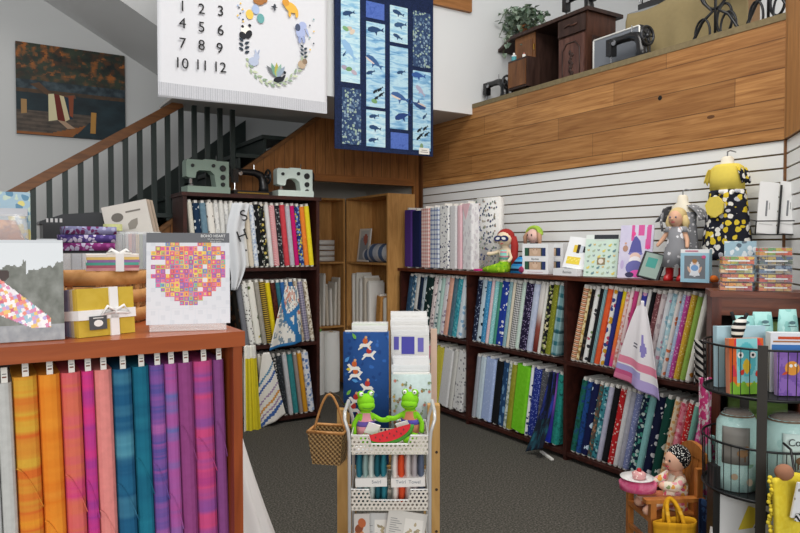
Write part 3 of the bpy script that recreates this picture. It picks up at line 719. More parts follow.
# ------------------------------------------------------------------ corner shelving in the recess
def open_shelf(name, label, length, depth, height, shelves, loc, rz, mat):
    r = thing(name, label, 'shelf unit', loc, rz); f = .022
    G().box(0, 0, height - f, length, depth, height).build('top', mat, r, bevel=.002)
    for x in (0, length - f): G().box(x, 0, 0, x + f, depth, height - f).build('side_panel', mat, r, bevel=.002)
    for z in shelves: G().box(f, .003, z - f, length - f, depth - .008, z).build('shelf', mat, r)
    G().box(f, depth - .008, 0, length - f, depth, height - f).build('back_panel', mat, r)
    return r
XR, YR = 3.50, 5.93
open_shelf('shelf_unit', 'light oak open shelf unit standing at the right side of the recess', .93, .33, 2.10, (.66, 1.385), (XR, YR + .93, 0), -PI / 2, OAK)
open_shelf('shelf_unit', 'light oak open shelf unit across the back of the recess', 1.0, .32, 2.10, (.66, 1.385), (2.495, 6.87, 0), 0, OAK)
WB = M('#e6e1d6', .9, 0, .06, 30); WB2 = M('#d9cfbf', .9, 0, .06, 30); WB3 = M('#efece6', .9, 0, .06, 30)
wg = 'pale folded bolts on the corner shelves'
for i, (u, t, h, m, wd) in enumerate([(at(320.5 + 3.8 * q, 300, Y=6.89).x - 2.495, .04, hh, mm, ww) for q, hh, mm, ww in ((0, .56, WB, 'cream'), (1, .57, WB3, 'white'), (2, .45, WB2, 'beige'), (3, .40, WB3, 'white'), (4, .47, WB, 'cream'), (5, .52, WB2, 'beige'))]):
    bolt(.03, m, '%s folded bolt in the back oak shelf unit, %s from the right' % (wd, ['sixth', 'fifth', 'fourth', 'third', 'second', 'first'][i]), wg, (2.495 + u, 6.89, .662), 0, rnd.uniform(-.06, .02), h, .2)
for i, (u, t, h, m, wd) in enumerate([(.10, .05, .57, WB3, 'white'), (.18, .05, .58, WB, 'cream'), (.26, .06, .52, WB3, 'white'), (.36, .07, .55, WB2, 'beige'), (.46, .07, .50, WB3, 'white'), (.80, .06, .34, WB, 'cream')]):
    bolt(t, m, '%s folded bolt in the right oak shelf unit, %s from the inner corner' % (wd, ['first', 'second', 'third', 'fourth', 'fifth', 'last'][i]), wg, (XR + .03, YR + .93 - u, .662), -PI / 2, rnd.uniform(-.03, .05), h, .2)
bolt(.11, wood('#b9803f', '#d29a58', (4, 4, 4)), 'tan packet standing between the pale bolts on the right oak shelf', wg, (XR + .03, YR + .93 - .66, .665), -PI / 2, .09, .37, .2)
pk = thing('pattern_packet', 'white picture packet standing at the left of the right oak shelf', 'packet', (XR + .10, YR + .93 - .22, 1.387), -PI / 2, None, -.12)
sheet('cover', .26, .37, lambda u, v: '#e2dcd2' if abs(u - .5) > .38 or abs(v - .5) > .42 else ('#b86a5a' if (u - .62) ** 2 + (v - .68) ** 2 < .03 else '#9aa0a8' if v < .5 + .3 * math.sin(u * 3) else '#c9c9c6'), 14, 18, pk, .012)
for i, (u, r, c, wd) in enumerate([(.37, .075, '#d8dbe2', 'white and blue roll of batting'), (.52, .10, '#c9ced8', 'second white and blue roll of batting'), (.72, .10, '#d8d9dc', 'end roll of batting with a blue label')]):
    t = thing('batting_roll', wd + ' lying on the right oak shelf', 'roll', (XR + .14, YR + .93 - u, 1.387 + r), -PI / 2, 'rolls on the oak shelf')
    G().lathe([(.02, -.1), (r, -.1), (r, .1), (.02, .1)], 20, axis='x').build('roll', M(c, .85, 0, .06, 20), t, smooth=False)
    G().lathe([(r + .001, -.06), (r + .0015, -.06), (r + .0015, .02), (r + .001, .02)], 20, axis='x').build('label_band', M('#5a7298', .7), t)
tb = thing('folded_cloth', 'stack of white folded cloth on the back oak shelf beside the tall bookcase', 'cloth', (at(322.5, 250, Y=6.97).x, 6.99, 1.387))
for i in range(4): G().boxc((0, 0, .03 + i * .062), (.22, .2, .05)).build('fold', WB3, tb, bevel=.02, smooth=True)
for i, (x, y, r, h) in enumerate([(2.78, 6.42, .085, .62), (2.97, 6.5, .08, .66), (3.16, 6.55, .09, .64), (3.34, 6.45, .07, .55)]):
    t = thing('batting_roll', ['white batting roll standing nearest the tall bookcase', 'second white batting roll from the tall bookcase', 'third white batting roll from the tall bookcase', 'short white batting roll beside the oak shelf'][i] + ' on the floor', 'roll', (x, y, 0), 0, 'batting rolls on the floor')
    G().lathe([(.02, 0), (r, 0), (r + .004, h * .5), (r, h), (.02, h)], 20).build('wadding', M('#e9e9e6', .95, 0, .06, 25), t, smooth=False, bevel=.01)
    G().lathe([(.022, h * .5), (.022, h + .004), (.014, h + .004), (.014, h * .6)], 12).build('core', M('#b99d72', .9), t)
    if i == 1: G().lathe([(r * .5, h + .0), (r * .7, h + .02), (.02, h + .025)], 12).build('green_wrap', M('#7fc44a', .6), t)
# ------------------------------------------------------------------ sewing machines
def knob(parent, c, r, m, name='dial', d=.014): return G().lathe([(r, 0), (r, d * .7), (r * .85, d), (.002, d)], 14, c, 'y').build(name, m, parent)
def modern_machine(label, loc, rz, col, flip=1, W=.37, H=.28, group=None):
    m = M(col, .35, 0, .04, 4); k = M('#1e2124', .4); t = thing('sewing_machine', label, 'sewing machine', loc, rz, group)
    d = .11; x = W / 2
    q = lambda a: flip * a
    G().boxc((0, 0, .028), (W, .17, .056)).build('bed', m, t, bevel=.008)
    arm = [(x - .11, .052), (x, .052), (x, H), (-x + .01, H), (-x, H - .02), (-x, H - .14), (-x + .03, H - .15), (-x + .075, H - .15), (-x + .085, H - .10), (-x + .11, H - .085), (x - .16, H - .085), (x - .125, H - .115)]
    G().prism([(q(a), b) for a, b in arm], -.055, .055).build('arm', m, t, bevel=.012, seg=3)
    G().boxc((q(-x + .05), 0, H - .165), (.02, .02, .06)).build('needle_bar', M('#b9bcc0', .25, 1), t)
    G().boxc((q(-x + .05), -.005, .068), (.03, .04, .008)).build('presser_foot', M('#a9acb0', .3, 1), t)
    for cx, cz, r in ((x - .055, H - .06, .026), (x - .055, H - .135, .022), (x - .055, H - .195, .018), (x - .135, H - .042, .015), (-x + .05, H - .05, .014)): knob(t, (q(cx), -.0555, cz), r, k, 'dial', -.018)
    G().lathe([(.045, 0), (.052, .008), (.045, .024), (.012, .03)], 18, (q(x), 0, H - .06), 'x').build('hand_wheel', k, t)
    G().tube([(q(x - .09), 0, H - .003), (q(x - .09), 0, H + .05)], .004).build('spool_pin', k, t)
    G().boxc((q(x - .15), .0, H + .006), (.1, .05, .012)).build('lid', m, t, bevel=.004)
    return t
def antique_machine(label, loc, rz, flip=1, S=1.0, group=None, gold=True):
    k = M('#141416', .3, 0, .05); t = thing('sewing_machine', label, 'sewing machine', loc, rz, group); q = lambda a: flip * a * S
    G().boxc((0, 0, .02 * S), (.37 * S, .17 * S, .04 * S)).build('bed', k, t, bevel=.006)
    pts = [(.13, .03), (.135, .09), (.125, .15), (.10, .195), (.04, .215), (-.05, .215), (-.12, .215), (-.145, .205)]
    G().tube([(q(a), 0, b * S) for a, b in pts], [r * S for r in (.052, .043, .038, .038, .032, .028, .032, .03)], 14).build('arm', k, t, smooth=True)
    G().boxc((q(-.145), 0, .175 * S), (.05 * S, .06 * S, .12 * S)).build('head', k, t, bevel=.01 * S)
    G().tube([(q(-.145), 0, .12 * S), (q(-.145), 0, .05 * S)], .007 * S).build('needle_bar', M('#a6a9ad', .25, 1), t)
    G().boxc((q(-.145), 0, .047 * S), (.03 * S, .025 * S, .01 * S)).build('presser_foot', M('#a6a9ad', .25, 1), t)
    w = thing('hand_wheel', None, None); w.parent = t; w.location = (q(.175), 0, .185 * S); w.name = 'hand_wheel'
    g = G(); R = .062 * S
    g.tube([(0, R * math.cos(a * PI / 12), R * math.sin(a * PI / 12)) for a in range(24)], .011 * S, 8, True)
    for a in range(5): g.tube([(0, 0, 0), (0, R * math.cos(a * 1.2566), R * math.sin(a * 1.2566))], .006 * S, 6)
    g.tube([(q(-.04) / 1, 0, 0), (q(.015), 0, 0)], .014 * S, 10); bpy.data.objects.remove(w); o = g.build('hand_wheel', M('#3a3b3e', .3, .6), t, smooth=True); o.location = (q(.175), 0, .185 * S)
    G().tube([(q(.04), 0, .24 * S), (q(.04), 0, .29 * S)], .004 * S).build('spool_pin', M('#b9bcc0', .25, 1), t)
    G().lathe([(.02 * S, 0), (.02 * S, .012 * S), (.004, .014 * S)], 12, (q(-.1), -.03 * S, .2 * S), 'y').build('tension_dial', M('#a6a9ad', .3, 1), t)
    if gold: G().boxc((0, -.0855 * S, .02 * S), (.3 * S, .001, .012 * S)).build('gold_trim', M('#9a7a35', .4, .6), t)
    return t
zt = 1.996; ms = 'sewing machines on top of the tall bookcase'
p = at(206, 193, Y=Y_BC + .14); modern_machine('pale sage green sewing machine on the left of the bookcase top', (p.x, p.y, zt), .05, '#8fa396', 1, .36, .275, ms)
p = at(250, 193, Y=Y_BC + .16); antique_machine('black antique sewing machine between the two green ones', (p.x, p.y, zt), .05, 1, .95, ms)
p = at(293, 194, Y=Y_BC + .13); modern_machine('bright mint sewing machine on the right of the bookcase top', (p.x, p.y, zt), -.05, '#dcebe3', 1, .33, .25, ms)
# cloths draped over the tall bookcase's rows
def drape(name, label, cat, org, rz, fn, fcol, nu=24, nv=40, rough=.85):
    t = painted(name, fn, fcol, nu, nv, None, rough); t.location = org; t.rotation_euler = (0, 0, rz); return tag(t, label, cat)
a = at(290, 286, Y=Y_BC - .01); H = a.z - at(290, 346, Y=Y_BC - .01).z
def towel_fn(u, v):                                            # v=0 lower edge, narrow pinched top
    wd = .07 + .15 * (1 - v) ** .8; return ((u - .5) * 2 * wd * .72 - .05 * (1 - v) , -.02 - .02 * math.cos(u * 9) * (1 - v) - .012 * v, -H + H * v + .05 * (u - .4) * (1 - v))
def towel_col(u, v):
    if abs((u - .1) - (.95 - v * 1.25)) < .09 or abs(u - .82 + .1 * v) < .07 and v < .6 or abs(v - .5 - .3 * (u - .5)) < .05 and u > .35: return '#2f76b0'
    if v < .05: return '#2f76b0'
    f = fbm(u, v, 9); return '#c98a78' if f > .62 and v > .5 else '#7f92a0' if f < .4 else '#e6e3dc'
drape('bandana_towel', 'blue and white bandana towel draped over the middle row of the tall bookcase', 'towel', a, 0, towel_fn, towel_col)
a = at(265, 352, Y=Y_BC - .01); H2 = a.z - at(266, 430, Y=Y_BC - .01).z
drape('striped_towel', 'white tea towel with blue and orange stripes hanging from the bottom row', 'towel', a, 0,
      lambda u, v: ((u - .5) * (.05 + .23 * (1 - v) ** .7) + .04 * (1 - v), -.03 - .015 * math.cos(u * 10) * (1 - v), -H2 * (1 - v) * (1 - .18 * u * (1 - v))),
      lambda u, v: (lambda q: '#3f64a8' if .10 < q < .16 or .55 < q < .59 else '#d99a4a' if .28 < q < .32 else '#a88fb0' if .2 < q < .23 or .40 < q < .43 else '#5f8fb0' if .66 < q < .7 else '#ece9e2')(v * .9 - u * .25 + .15))
a = at(249, 345, Y=Y_BC - .05); H3 = a.z - at(249, 432, Y=Y_BC - .05).z
drape('hanging_sample', 'yellow and white striped cloth hanging at the left end of the bottom row', 'cloth', a, 0,
      lambda u, v: ((u - .5) * (.11 + .05 * (1 - v)) + .02 * (1 - v), -.02 - .014 * math.cos(u * 16), -H3 * (1 - v)),
      lambda u, v: '#f0efe8' if v > .86 or u < .18 else '#e6d630' if int(u * 12) % 3 else '#c9b920')
# ------------------------------------------------------------------ front display cabinet and its bolts
FX, FY, FZ = .524, 1.58, 1.348; FD = .62; FL = 1.25
fc = thing('display_cabinet', 'reddish wood display cabinet of bright bolts in the left foreground', 'cabinet', (FX, FY, 0))
G().box(-FL, -.008, FZ - .036, .006, FD, FZ).build('top', CHERRY, fc, bevel=.003)
for x in (-.022, -FL): G().box(x, -.004, 0, x + .022, FD, FZ - .036).build('side_panel', wood('#7d3a1c', '#9a4c26', (6, 6, .7), .35), fc, bevel=.002)
G().box(-FL + .022, .26, .05, -.022, .28, FZ - .052).build('back_panel', M('#2a1610', .6), fc)
for z in (.10, .70): G().box(-FL + .022, .002, z - .03, -.022, .26, z).build('shelf', CHERRY, fc)
FB = [(-24, 6, 392, 'solid', 'dcdcda', 1, 'plain pale grey'), (-2, 20, 385, 'solid', 'ccccc8', 1, 'plain white grey'),
      (12, 40, 373, 'madras', 'ea8a26 e47a24 d8b040 d8662c ea9830 cc9a34', .6, 'yellow and orange plaid'), (38, 64, 373, 'madras', 'ee8a26 ee9a34 e27c24 eaa240', .5, 'soft orange shaded'),
      (60, 86, 373, 'madras', 'd84478 de5c78 de7650 d64a80 e0705e', .5, 'pink and coral shaded'), (81, 97, 372, 'madras', 'd83078 da4088 983e98 da488e', .6, 'narrow hot pink'),
      (92, 117, 371, 'solid', 'ee928c', 1, 'plain salmon pink'), (111, 137, 371, 'madras', '22638a 2d7898 1f587e 5a9cae 266c8c', .4, 'blue and teal shaded'),
      (131, 155, 364, 'madras', '1a6a84 227a90 185e7a 2f8699', .35, 'deep teal'), (147, 171, 359, 'madras', '744a98 b458a0 54549c 8a58a0 b866a8 4a609c', .9, 'purple and pink banded'),
      (164, 186, 360, 'madras', '8a58a0 5a74b4 b05aa0 b85498 6468b0', .7, 'violet to blue shaded'), (177, 207, 357, 'solid', '9a4a86', 1, 'plain plum'),
      (192, 228, 355, 'madras', 'c83a7c d44880 8454a0 d25080 b04488 d85680', .55, 'magenta and violet plaid'), (212, 241, 352, 'solid', '8c4c88', 1, 'dusky purple, rightmost')]
FYB = FY + .03
XE = [-24, -4, 12, 38, 61, 82, 94, 113, 133, 150, 165, 178, 194, 214, 224.5]; lean = -math.radians(1.6)
for i, (x0, x1, yt, kind, cols, s, words) in enumerate(FB):
    a0 = at(XE[i], yt, Y=FYB); a1 = at(XE[i + 1], yt, Y=FYB); t = (a1.x - a0.x) * .985; h = min(a0.z - .702, .574)
    cx = (a0.x + a1.x) / 2 - math.sin(lean) * h; yo = .0; zt_ = .704 + h
    r = bolt(t, fab(kind, cols, s), words + ' bolt in the foreground cabinet', 'bright bolts in the foreground cabinet', (cx, FYB + yo, zt_ - h), 0, lean, h, .19, -.012)
    g = G(); g.box(-.005, .006, h - .02, .007, .009, h + .032); tg_ = g.build('price_tag', M('#e9e6de', .7), r)
    decal('tag_writing', [(rect(-.003, h + .010, .005, h + .013), '#7a4a3a'), (rect(-.003, h + .017, .005, h + .019), '#777777')], tg_, .0056)
    if i > 1:
        z0 = h * (.45 + .3 * rnd.random()); pts = [(-t * .5 + t * .98 * k / 8, -.0016 + (.004 if k in (0, 8) else 0), z0 - .09 * (k / 8) ** 1.6) for k in range(9)]
        base = kind == 'solid'
        G().tube(pts, .0011, 5).build('cut_edge', fab(kind, cols, s), r)
# cloth-draped stand beyond the cabinet
SY = 2.55; ca = at(247, 446, Y=SY); cb = at(269, 533, Y=SY)
def cone(u, v):
    a_ = 2 * PI * u; R = .07 + .30 * (1 - v) ** 1.3 + (.028 * math.sin(u * 75.4) + .014 * math.sin(u * 31.4)) * (1 - v); return (R * math.cos(a_), R * math.sin(a_) * .7, 1.0 * v)
t = thing('draped_stand', 'white cloth flaring to the floor beside the foreground cabinet', 'tablecloth', (cb.x - .205, SY + .05, 0.002))
g = G(); g.surf(cone, 180, 16); g.build('cloth', M('#e9e4e2', .9, 0, .05, 20), t, smooth=True, solid=.004)
G().lathe([(.01, 0), (.06, 0), (.06, 1.0), (.01, 1.0)], 16).build('stand', OAK, t)
# ------------------------------------------------------------------ things on the foreground cabinet
TZ = FZ + .001
def stand_on(px, py, Z=TZ): return at(px, py, Z=Z)
# heart quilt book on an easel
p = stand_on(189, 329); sc_ = mpp(p)
random.seed(3)
HP = ['#c2478e', '#d8863a', '#8a4a9c', '#e0a23c', '#b0385a', '#cf6a8c', '#d85a3a', '#7a5aa8', '#e2c14a', '#9fb04a', '#d84a7a', '#4f9aa8']
def heart_book(u, v):
    if v > .892: return '#4d4f55'
    x, y = (u - .5) * 2.15, (v - .47) * 2.6
    if v < .17 and abs((v - .17)) < .008 or v < .17 and abs(u * 7 % 1) < .05: return '#c9ccd2'
    ix, iy = math.floor(u * 18), math.floor(v * 20); fx, fy = u * 18 - ix, v * 20 - iy; X, Y_ = ((ix + .5) / 18 - .5) * 2.5, -1 + ((iy + .5) / 20 - .15) / .72 * 2.2
    if (X * X + Y_ * Y_ - 1) ** 3 - X * X * Y_ ** 3 < 0 and v < .89:
        r = random.Random(ix * 91 + iy * 17); cs = r.sample(HP, 3); d = max(abs(fx - .5), abs(fy - .5))
        if r.random() < .05: return '#d6d2d8'
        return cs[0] if d > .38 else cs[1] if d > .2 else cs[2]
    return '#cfd0d5' if (iy * 7 + ix) % 5 else '#c6c8ce'
HBk = thing('quilt_book', 'quilting book with a patchwork heart cover on the foreground cabinet', 'book', (p.x, p.y, TZ + .012), -.28, None, -.16)
W2, H2b = 80 * sc_, 92 * sc_
sheet('cover', W2, H2b, heart_book, 112, 128, HBk, .008, '#e9e9ea', .35)
text('BOHO HEART', H2b * .042, M('#e9e9e6', .6), HBk, (W2 * .30, -.0086, H2b * .965))
text('20 mix-matching\nblock quilts', H2b * .026, M('#c9c9c6', .6), HBk, (W2 * .33, -.0086, H2b * .917))
es = thing('book_easel', 'clear acrylic easel holding the heart quilt book', 'easel', (p.x, p.y, TZ), -.28)
G().box(-W2 * .45, -.032, .0, W2 * .45, .07, .004).build('base', plastic(.2), es); G().box(-W2 * .45, -.036, 0, W2 * .45, -.033, .016).build('lip', plastic(.25), es)
G().box(-W2 * .3, .0, 0, W2 * .3, .004, .2, Matrix.Translation((0, .036, .004)) @ Matrix.Rotation(-.16, 4, 'X')).build('back_rest', plastic(.35), es)
# photo book leaning at the far left
p = stand_on(17, 341); s0 = mpp(p)
def photo_book(u, v):
    if u < .5 + .32 * (v - .2) and v > .08 or False:
        pass
    hill = .55 + .22 * u + .05 * fbm(u, 3, 8)
    quilt = (v < .62 - .75 * max(0, u - .32) and v > .30 - .42 * (u - .0) + .1 and u < .86 and v > .12)
    if quilt:
        ix, iy = math.floor((u + v * .35) * 26), math.floor((v - u * .3) * 26); r = random.Random(ix * 31 + iy * 7)
        return r.choice(['#e8e2e6', '#e4a0b4', '#d88ab0', '#b9a8d8', '#e8c070', '#e88a7a', '#9ac0d0', '#f0ecec', '#f0ecec', '#c8607a'])
    if .56 < v < .70 and (u - .36) ** 2 + ((v - .66) * .9) ** 2 < .004: return '#3a2a26'
    if v > hill + .13 * fbm(u, v, 14) - (.10 if u > .6 else 0) + .02: return '#d8dcdf' if v < .97 else '#c8ccd0'
    if v < .16: return lerp(lin('#7f8288'), lin('#a4a6a8'), fbm(u, v, 12))
    return lerp(lin('#55584f'), lin('#8a8c86'), fbm(u, v, 9))
pb = thing('quilt_book', 'book with a photograph of a pastel quilt on a grey hillside cover', 'book', (p.x, p.y - .02, TZ), -.05, None, -.22)
sheet('cover', 84 * s0, 103 * s0, photo_book, 90, 96, pb, .006, '#d9dadb', .35)
# fat quarter bundles
def bundle(label, loc, rz, w, d, h, cols, ribbon=True):
    t = thing('fabric_bundle', label, 'fabric bundle', loc, rz, 'tied fabric bundles on the foreground cabinet'); k = len(cols); e = h / k
    for i, c in enumerate(cols): G().boxc((rnd.uniform(-.002, .002), 0, e * (i + .5)), (w, d, e * .96)).build('folded_fabric', fab('batik', c), t, bevel=min(.004, e * .4))
    if ribbon:
        wm = M('#eceae8', .8)
        G().boxc((w * .12, 0, h / 2), (w * .16, d + .004, h + .004)).build('ribbon', wm, t, bevel=.002)
        G().boxc((0, 0, h / 2), (w + .004, d * .22, h + .003)).build('ribbon', wm, t, bevel=.002)
        g = G()
        for sg in (-1, 1): g.tube([(w * .12, -d * .1, h + .002), (w * .12 + sg * .018, -d * .14, h + .012), (w * .12 + sg * .03, -d * .16, h + .004), (w * .12, -d * .1, h + .003)], .004, 6)
        g.build('bow', wm, t, smooth=True)
    return t
p = stand_on(110, 336); s1 = mpp(p)
t = thing('fabric_bundle', 'bundle of yellow and grey fabric squares tied with white ribbon, standing upright', 'fabric bundle', (p.x, p.y + .02, TZ), .38, 'tied fabric bundles on the foreground cabinet', -.08)
w1, h1_ = 60 * s1, 48 * s1
for i, c in enumerate(['c8a838 d2b448', 'bc9a38 c8a848', 'b9a890 a89a84', '8f8690 9c94a0', '6a6a80 7a7a92', '5a4a6a 6a5a7a']):
    G().boxc((0, .007 + .011 * i, h1_ / 2), (w1 - .002 * (i % 2), .0105, h1_ - .003 * (i % 2))).build('folded_fabric', fab('batik', c), t, bevel=.003)
wm = M('#eceae8', .8)
G().boxc((w1 * .12, .032, h1_ / 2), (w1 * .15, .07, h1_ + .003)).build('ribbon', wm, t, bevel=.002); G().boxc((0, .032, h1_ * .45), (w1 + .003, .07, h1_ * .2)).build('ribbon', wm, t, bevel=.002)
g = G()
for sg in (-1, 1): g.tube([(w1 * .12, -.004, h1_ * .5), (w1 * .12 + sg * .02, -.009, h1_ * .5 + .012), (w1 * .12 + sg * .034, -.007, h1_ * .5 - .006), (w1 * .12, -.004, h1_ * .48)], .0035, 6)
g.build('bow', wm, t, smooth=True)
lb = G().box(-w1 * .34, -.006, h1_ * .14, -w1 * .04, -.004, h1_ * .42).build('label', M('#4a4c50', .6), t)
decal('label_print', [(ell(-w1 * .19, h1_ * .27, w1 * .08, h1_ * .07), '#e6e4e0'), (rect(-w1 * .28, h1_ * .37, -w1 * .1, h1_ * .39), '#d8d8d4')], lb, -.0066)
# slatted wooden crate and what is stacked in and behind it
p = stand_on(100, 326); cr = thing('slatted_crate', 'round slatted wooden basket behind the fabric bundles', 'basket', (p.x - .02, 1.98, TZ), 0)
WICK = wood('#a8743c', '#c9935a', (4, 4, 4), .55)
for i, z in enumerate((.005, .054, .103)):
    g = G(); g.surf(lambda u, v: (.155 * math.cos(2 * PI * u), .115 * math.sin(2 * PI * u), z + .034 * v), 32, 1); g.build('band', WICK, cr, smooth=True, solid=.006)
for a_ in range(10): G().boxc((.150 * math.cos(a_ * .628), .110 * math.sin(a_ * .628), .068), (.012, .006, .135), (0, 0, a_ * .628 + PI / 2)).build('stave', WICK, cr)
G().lathe([(.001, .001), (.15, .001), (.15, .006), (.001, .006)], 32).build('bottom', WICK, cr).scale = (1, .74, 1)
CZ = TZ + .112
def in_crate(px, py, D): return at(px, py, D=D)
bundle('rainbow striped bundle of folded fabric tied with white ribbon on the basket', (p.x + .04, 1.915, TZ + .14), -.1, .125, .09, .042, ['d8a8a0 c88a90', 'a85a6a b86a7a', '4f9a8a 5fae9c', '8a6a9c 9a7aac', 'd8b86a e6c87a', 'e0dcd0 ecdcd0'])
bundle('small pastel bundle of folded fabric inside the slatted basket', (p.x - .055, 1.97, TZ + .008), .1, .09, .07, .03, ['c88a94 d89aa4', 'b0a0c0 c0b0d0', 'e0c890 ecd8a8'], False)
# counter behind with clear organisers
kd = thing('counter', 'dark sales counter behind the foreground cabinet', 'counter', (-.5, 2.30, 0))
G().box(-.5, 0, 0, .80, .5, 1.44).build('body', M('#3a2a22', .6), kd); G().box(-.52, -.01, 1.44, .82, .52, 1.475).build('top', wood('#6d3a20', '#8a4c2a', (.7, 6, 6), .35), kd, bevel=.003)
KZ = 1.476
def on_counter(px, y): q = at(px, 250, Y=y); return q.x
def tray(label, x, y, z, w, d, h, n_cells, cols):
    t = thing('clear_organiser', label, 'organiser', (x, y, z), 0, 'clear organisers on the counter')
    pm = plastic(.28, '#eef2f4')
    for bx in ((-w / 2, -d / 2, 0, w / 2, d / 2, .003), (-w / 2, -d / 2, 0, w / 2, -d / 2 + .003, h), (-w / 2, d / 2 - .003, 0, w / 2, d / 2, h)): G().box(*bx).build('wall_panel', pm, t)
    for i in range(n_cells + 1): x_ = -w / 2 + w * i / n_cells; G().box(x_ - .0015, -d / 2, 0, x_ + .0015, d / 2, h).build('divider', pm, t)
    return t
def strip_set(x, y, z, w, d, h, cols, label):
    k = len(cols); t = thing('fabric_strips', label, 'fabric strips', (x, y, z), 0, 'pre-cut fabric strips in the organisers')
    for i, c in enumerate(cols): G().boxc((-w / 2 + w * (i + .5) / k, 0, h / 2), (w / k * .86, d, h)).build('strip', fab('solid', c), t, bevel=.002)
for (px, y, w, h, nc, cols, nm) in [(70, 2.36, .20, .055, 4, 'd8d8d8 c8ccd0 e6e6e6 b8bcc4 dcdce0 c0c4c8', 'low clear organiser of pale packets beside the dark till'), (112, 2.42, .13, .125, 3, 'd8dcd8 c4ccc4 e4e6e0 b4c0b8', 'tall clear organiser of white packets left of the leaning patterns'),
                                    (141, 2.40, .11, .125, 3, 'c06a5a 8a4a5a d8b070 6a7a5a 4a5a7a a85a4a d8d0b8 7a9a5a', 'tall clear organiser of striped fabric rolls by the heart book')]:
    x = on_counter(px, y); tray(nm, x, y, KZ, w, .09, h, nc, None)
    strip_set(x, y, KZ + .004, w - .02, .07, h * .9, cols.split(), 'fabric strips standing in the ' + nm)
x = on_counter(80, 2.62)
tl = thing('till', 'black till with a curved lid on the counter behind the organisers', 'till', (x, 2.62, KZ), 0)
G().boxc((0, 0, .075), (.24, .16, .15)).build('body', M('#16181c', .45), tl, bevel=.012)
G().prism([(-.13, .15), (.13, .15), (.13, .175), (.05, .195), (-.06, .185), (-.13, .16)], -.08, .07).build('lid', M('#1c1f24', .4), tl, bevel=.008)
decal('till_print', [(rect(-.11, .157, -.104, .170), '#c9c9c9'), (rect(-.098, .157, -.09, .170), '#c9c9c9'), (rect(-.084, .157, -.076, .170), '#c9c9c9'), (rect(-.07, .157, -.062, .170), '#c9c9c9')], tl, -.0815)
x = on_counter(84, 2.40)
for i in range(3):
    c = ['7a2a6a 9a4a8a b8b0c8', '4a3a7a 6a5a9a c8c0d8', '8a8ab0 b0b0d0 6a2a5a'][i]
    one('folded_fabric', G().boxc((0, 0, .013), (.17 - .01 * i, .09, .024)), fab('floral', c, 1.6), ['plum', 'violet', 'lilac'][i] + ' flowered folded fabric in the stack before the black till', 'folded fabric', (x + .006 * i, 2.385, KZ + .062 + .026 * i), .05 * i, 'folded fabrics before the till', bevel=.008, smooth=True)
one('stack_box', G().boxc((0, 0, .03), (.16, .07, .06)), M('#24262a', .5), 'dark box under the flowered folded fabrics', 'box', (x, 2.395, KZ + .001), 0, bevel=.003)
for i in range(5):
    t = one('pattern_envelope', G().box(-.075, -.003, 0, .075, .003, .145), M(['#cfc9c2', '#b9a898', '#c9b4a2', '#a89684', '#c4b09c'][i], .8, 0, .1, 25), ['front grey printed', 'second tan', 'third tan', 'fourth tan', 'rear tan'][i] + ' pattern envelope leaning in the striped organiser', 'pattern', (on_counter(135, 2.44) + .008 * i, 2.48 + .013 * i, KZ + .085), -.35, 'pattern envelopes leaning behind the heart book', -.12, -.22, bevel=.001)
    if i == 0: decal('envelope_print', [(ell(-.03, .1, .02, .016), '#6a6560'), (leafp(.0, .05, .05, .03, .8), '#8a847c'), (leafp(-.04, .03, .05, .03, 1.9), '#9a948c'), (rect(.0, .11, .05, .116), '#77726c')], t, -.0036)
one('box_of_pins', G().boxc((0, 0, .04), (.13, .07, .08)), M('#a9a39c', .7), 'grey carton under the leaning pattern envelopes', 'box', (on_counter(141, 2.40) + .02, 2.50, KZ), 0, bevel=.003)
t = one('ribbon_roll', G().lathe([(.012, 0), (.03, 0), (.03, .022), (.012, .022)], 18), fab('solid', 'd8dc9a'), 'pale lime ribbon roll lying on the white packet organiser', 'ribbon', (on_counter(113, 2.42), 2.42, KZ + .128), 0)
x = on_counter(37, 2.2)
bx_ = thing('wire_basket', 'small wire card holder of stickers beside the photo book', 'holder', (at(58, 250, Y=2.36).x - .03, 2.34, KZ))
G().boxc((0, 0, .03), (.05, .05, .06)).build('holder', M('#2a2c30', .5), bx_); G().boxc((0, -.005, .075), (.06, .004, .05), (-.3, 0, .3)).build('card', M('#c9cfd4', .5), bx_)
# clear bag of tan cloth and a flowered packet at the far left
p0 = at(12, 240, Y=1.95)
t = thing('clear_bag', 'clear bag of tan cloth standing behind the photo book', 'bag', (p0.x - .05, 2.0, TZ + .02), -.1)
G().loft([(.0, 0, 0, .085, .045), (.10, 0, 0, .095, .05), (.20, 0, 0, .09, .045), (.265, 0, 0, .085, .02)], 20).build('bag', plastic(.3, '#e6e9ec'), t, smooth=True)
G().loft([(.005, 0, 0, .078, .036), (.12, 0, 0, .085, .04), (.2, 0, 0, .08, .036), (.25, 0, 0, .06, .015)], 20).build('cloth', fab('batik', 'a8663a 8a5a48 c98a5a 7a6a68'), t, smooth=True)
G().boxc((0, 0, .27), (.175, .012, .02)).build('header', M('#b9bcc2', .5), t)
t = thing('fabric_packet', 'pale blue and yellow flowered packet standing behind the clear bag', 'packet', (p0.x - .045, 2.12, TZ), -.1)
G().boxc((0, 0, .175), (.19, .02, .35)).build('packet', fab('floral', 'a8c4d4 e2d88a c8d8c8 6a94b0', 1.2), t, bevel=.004)
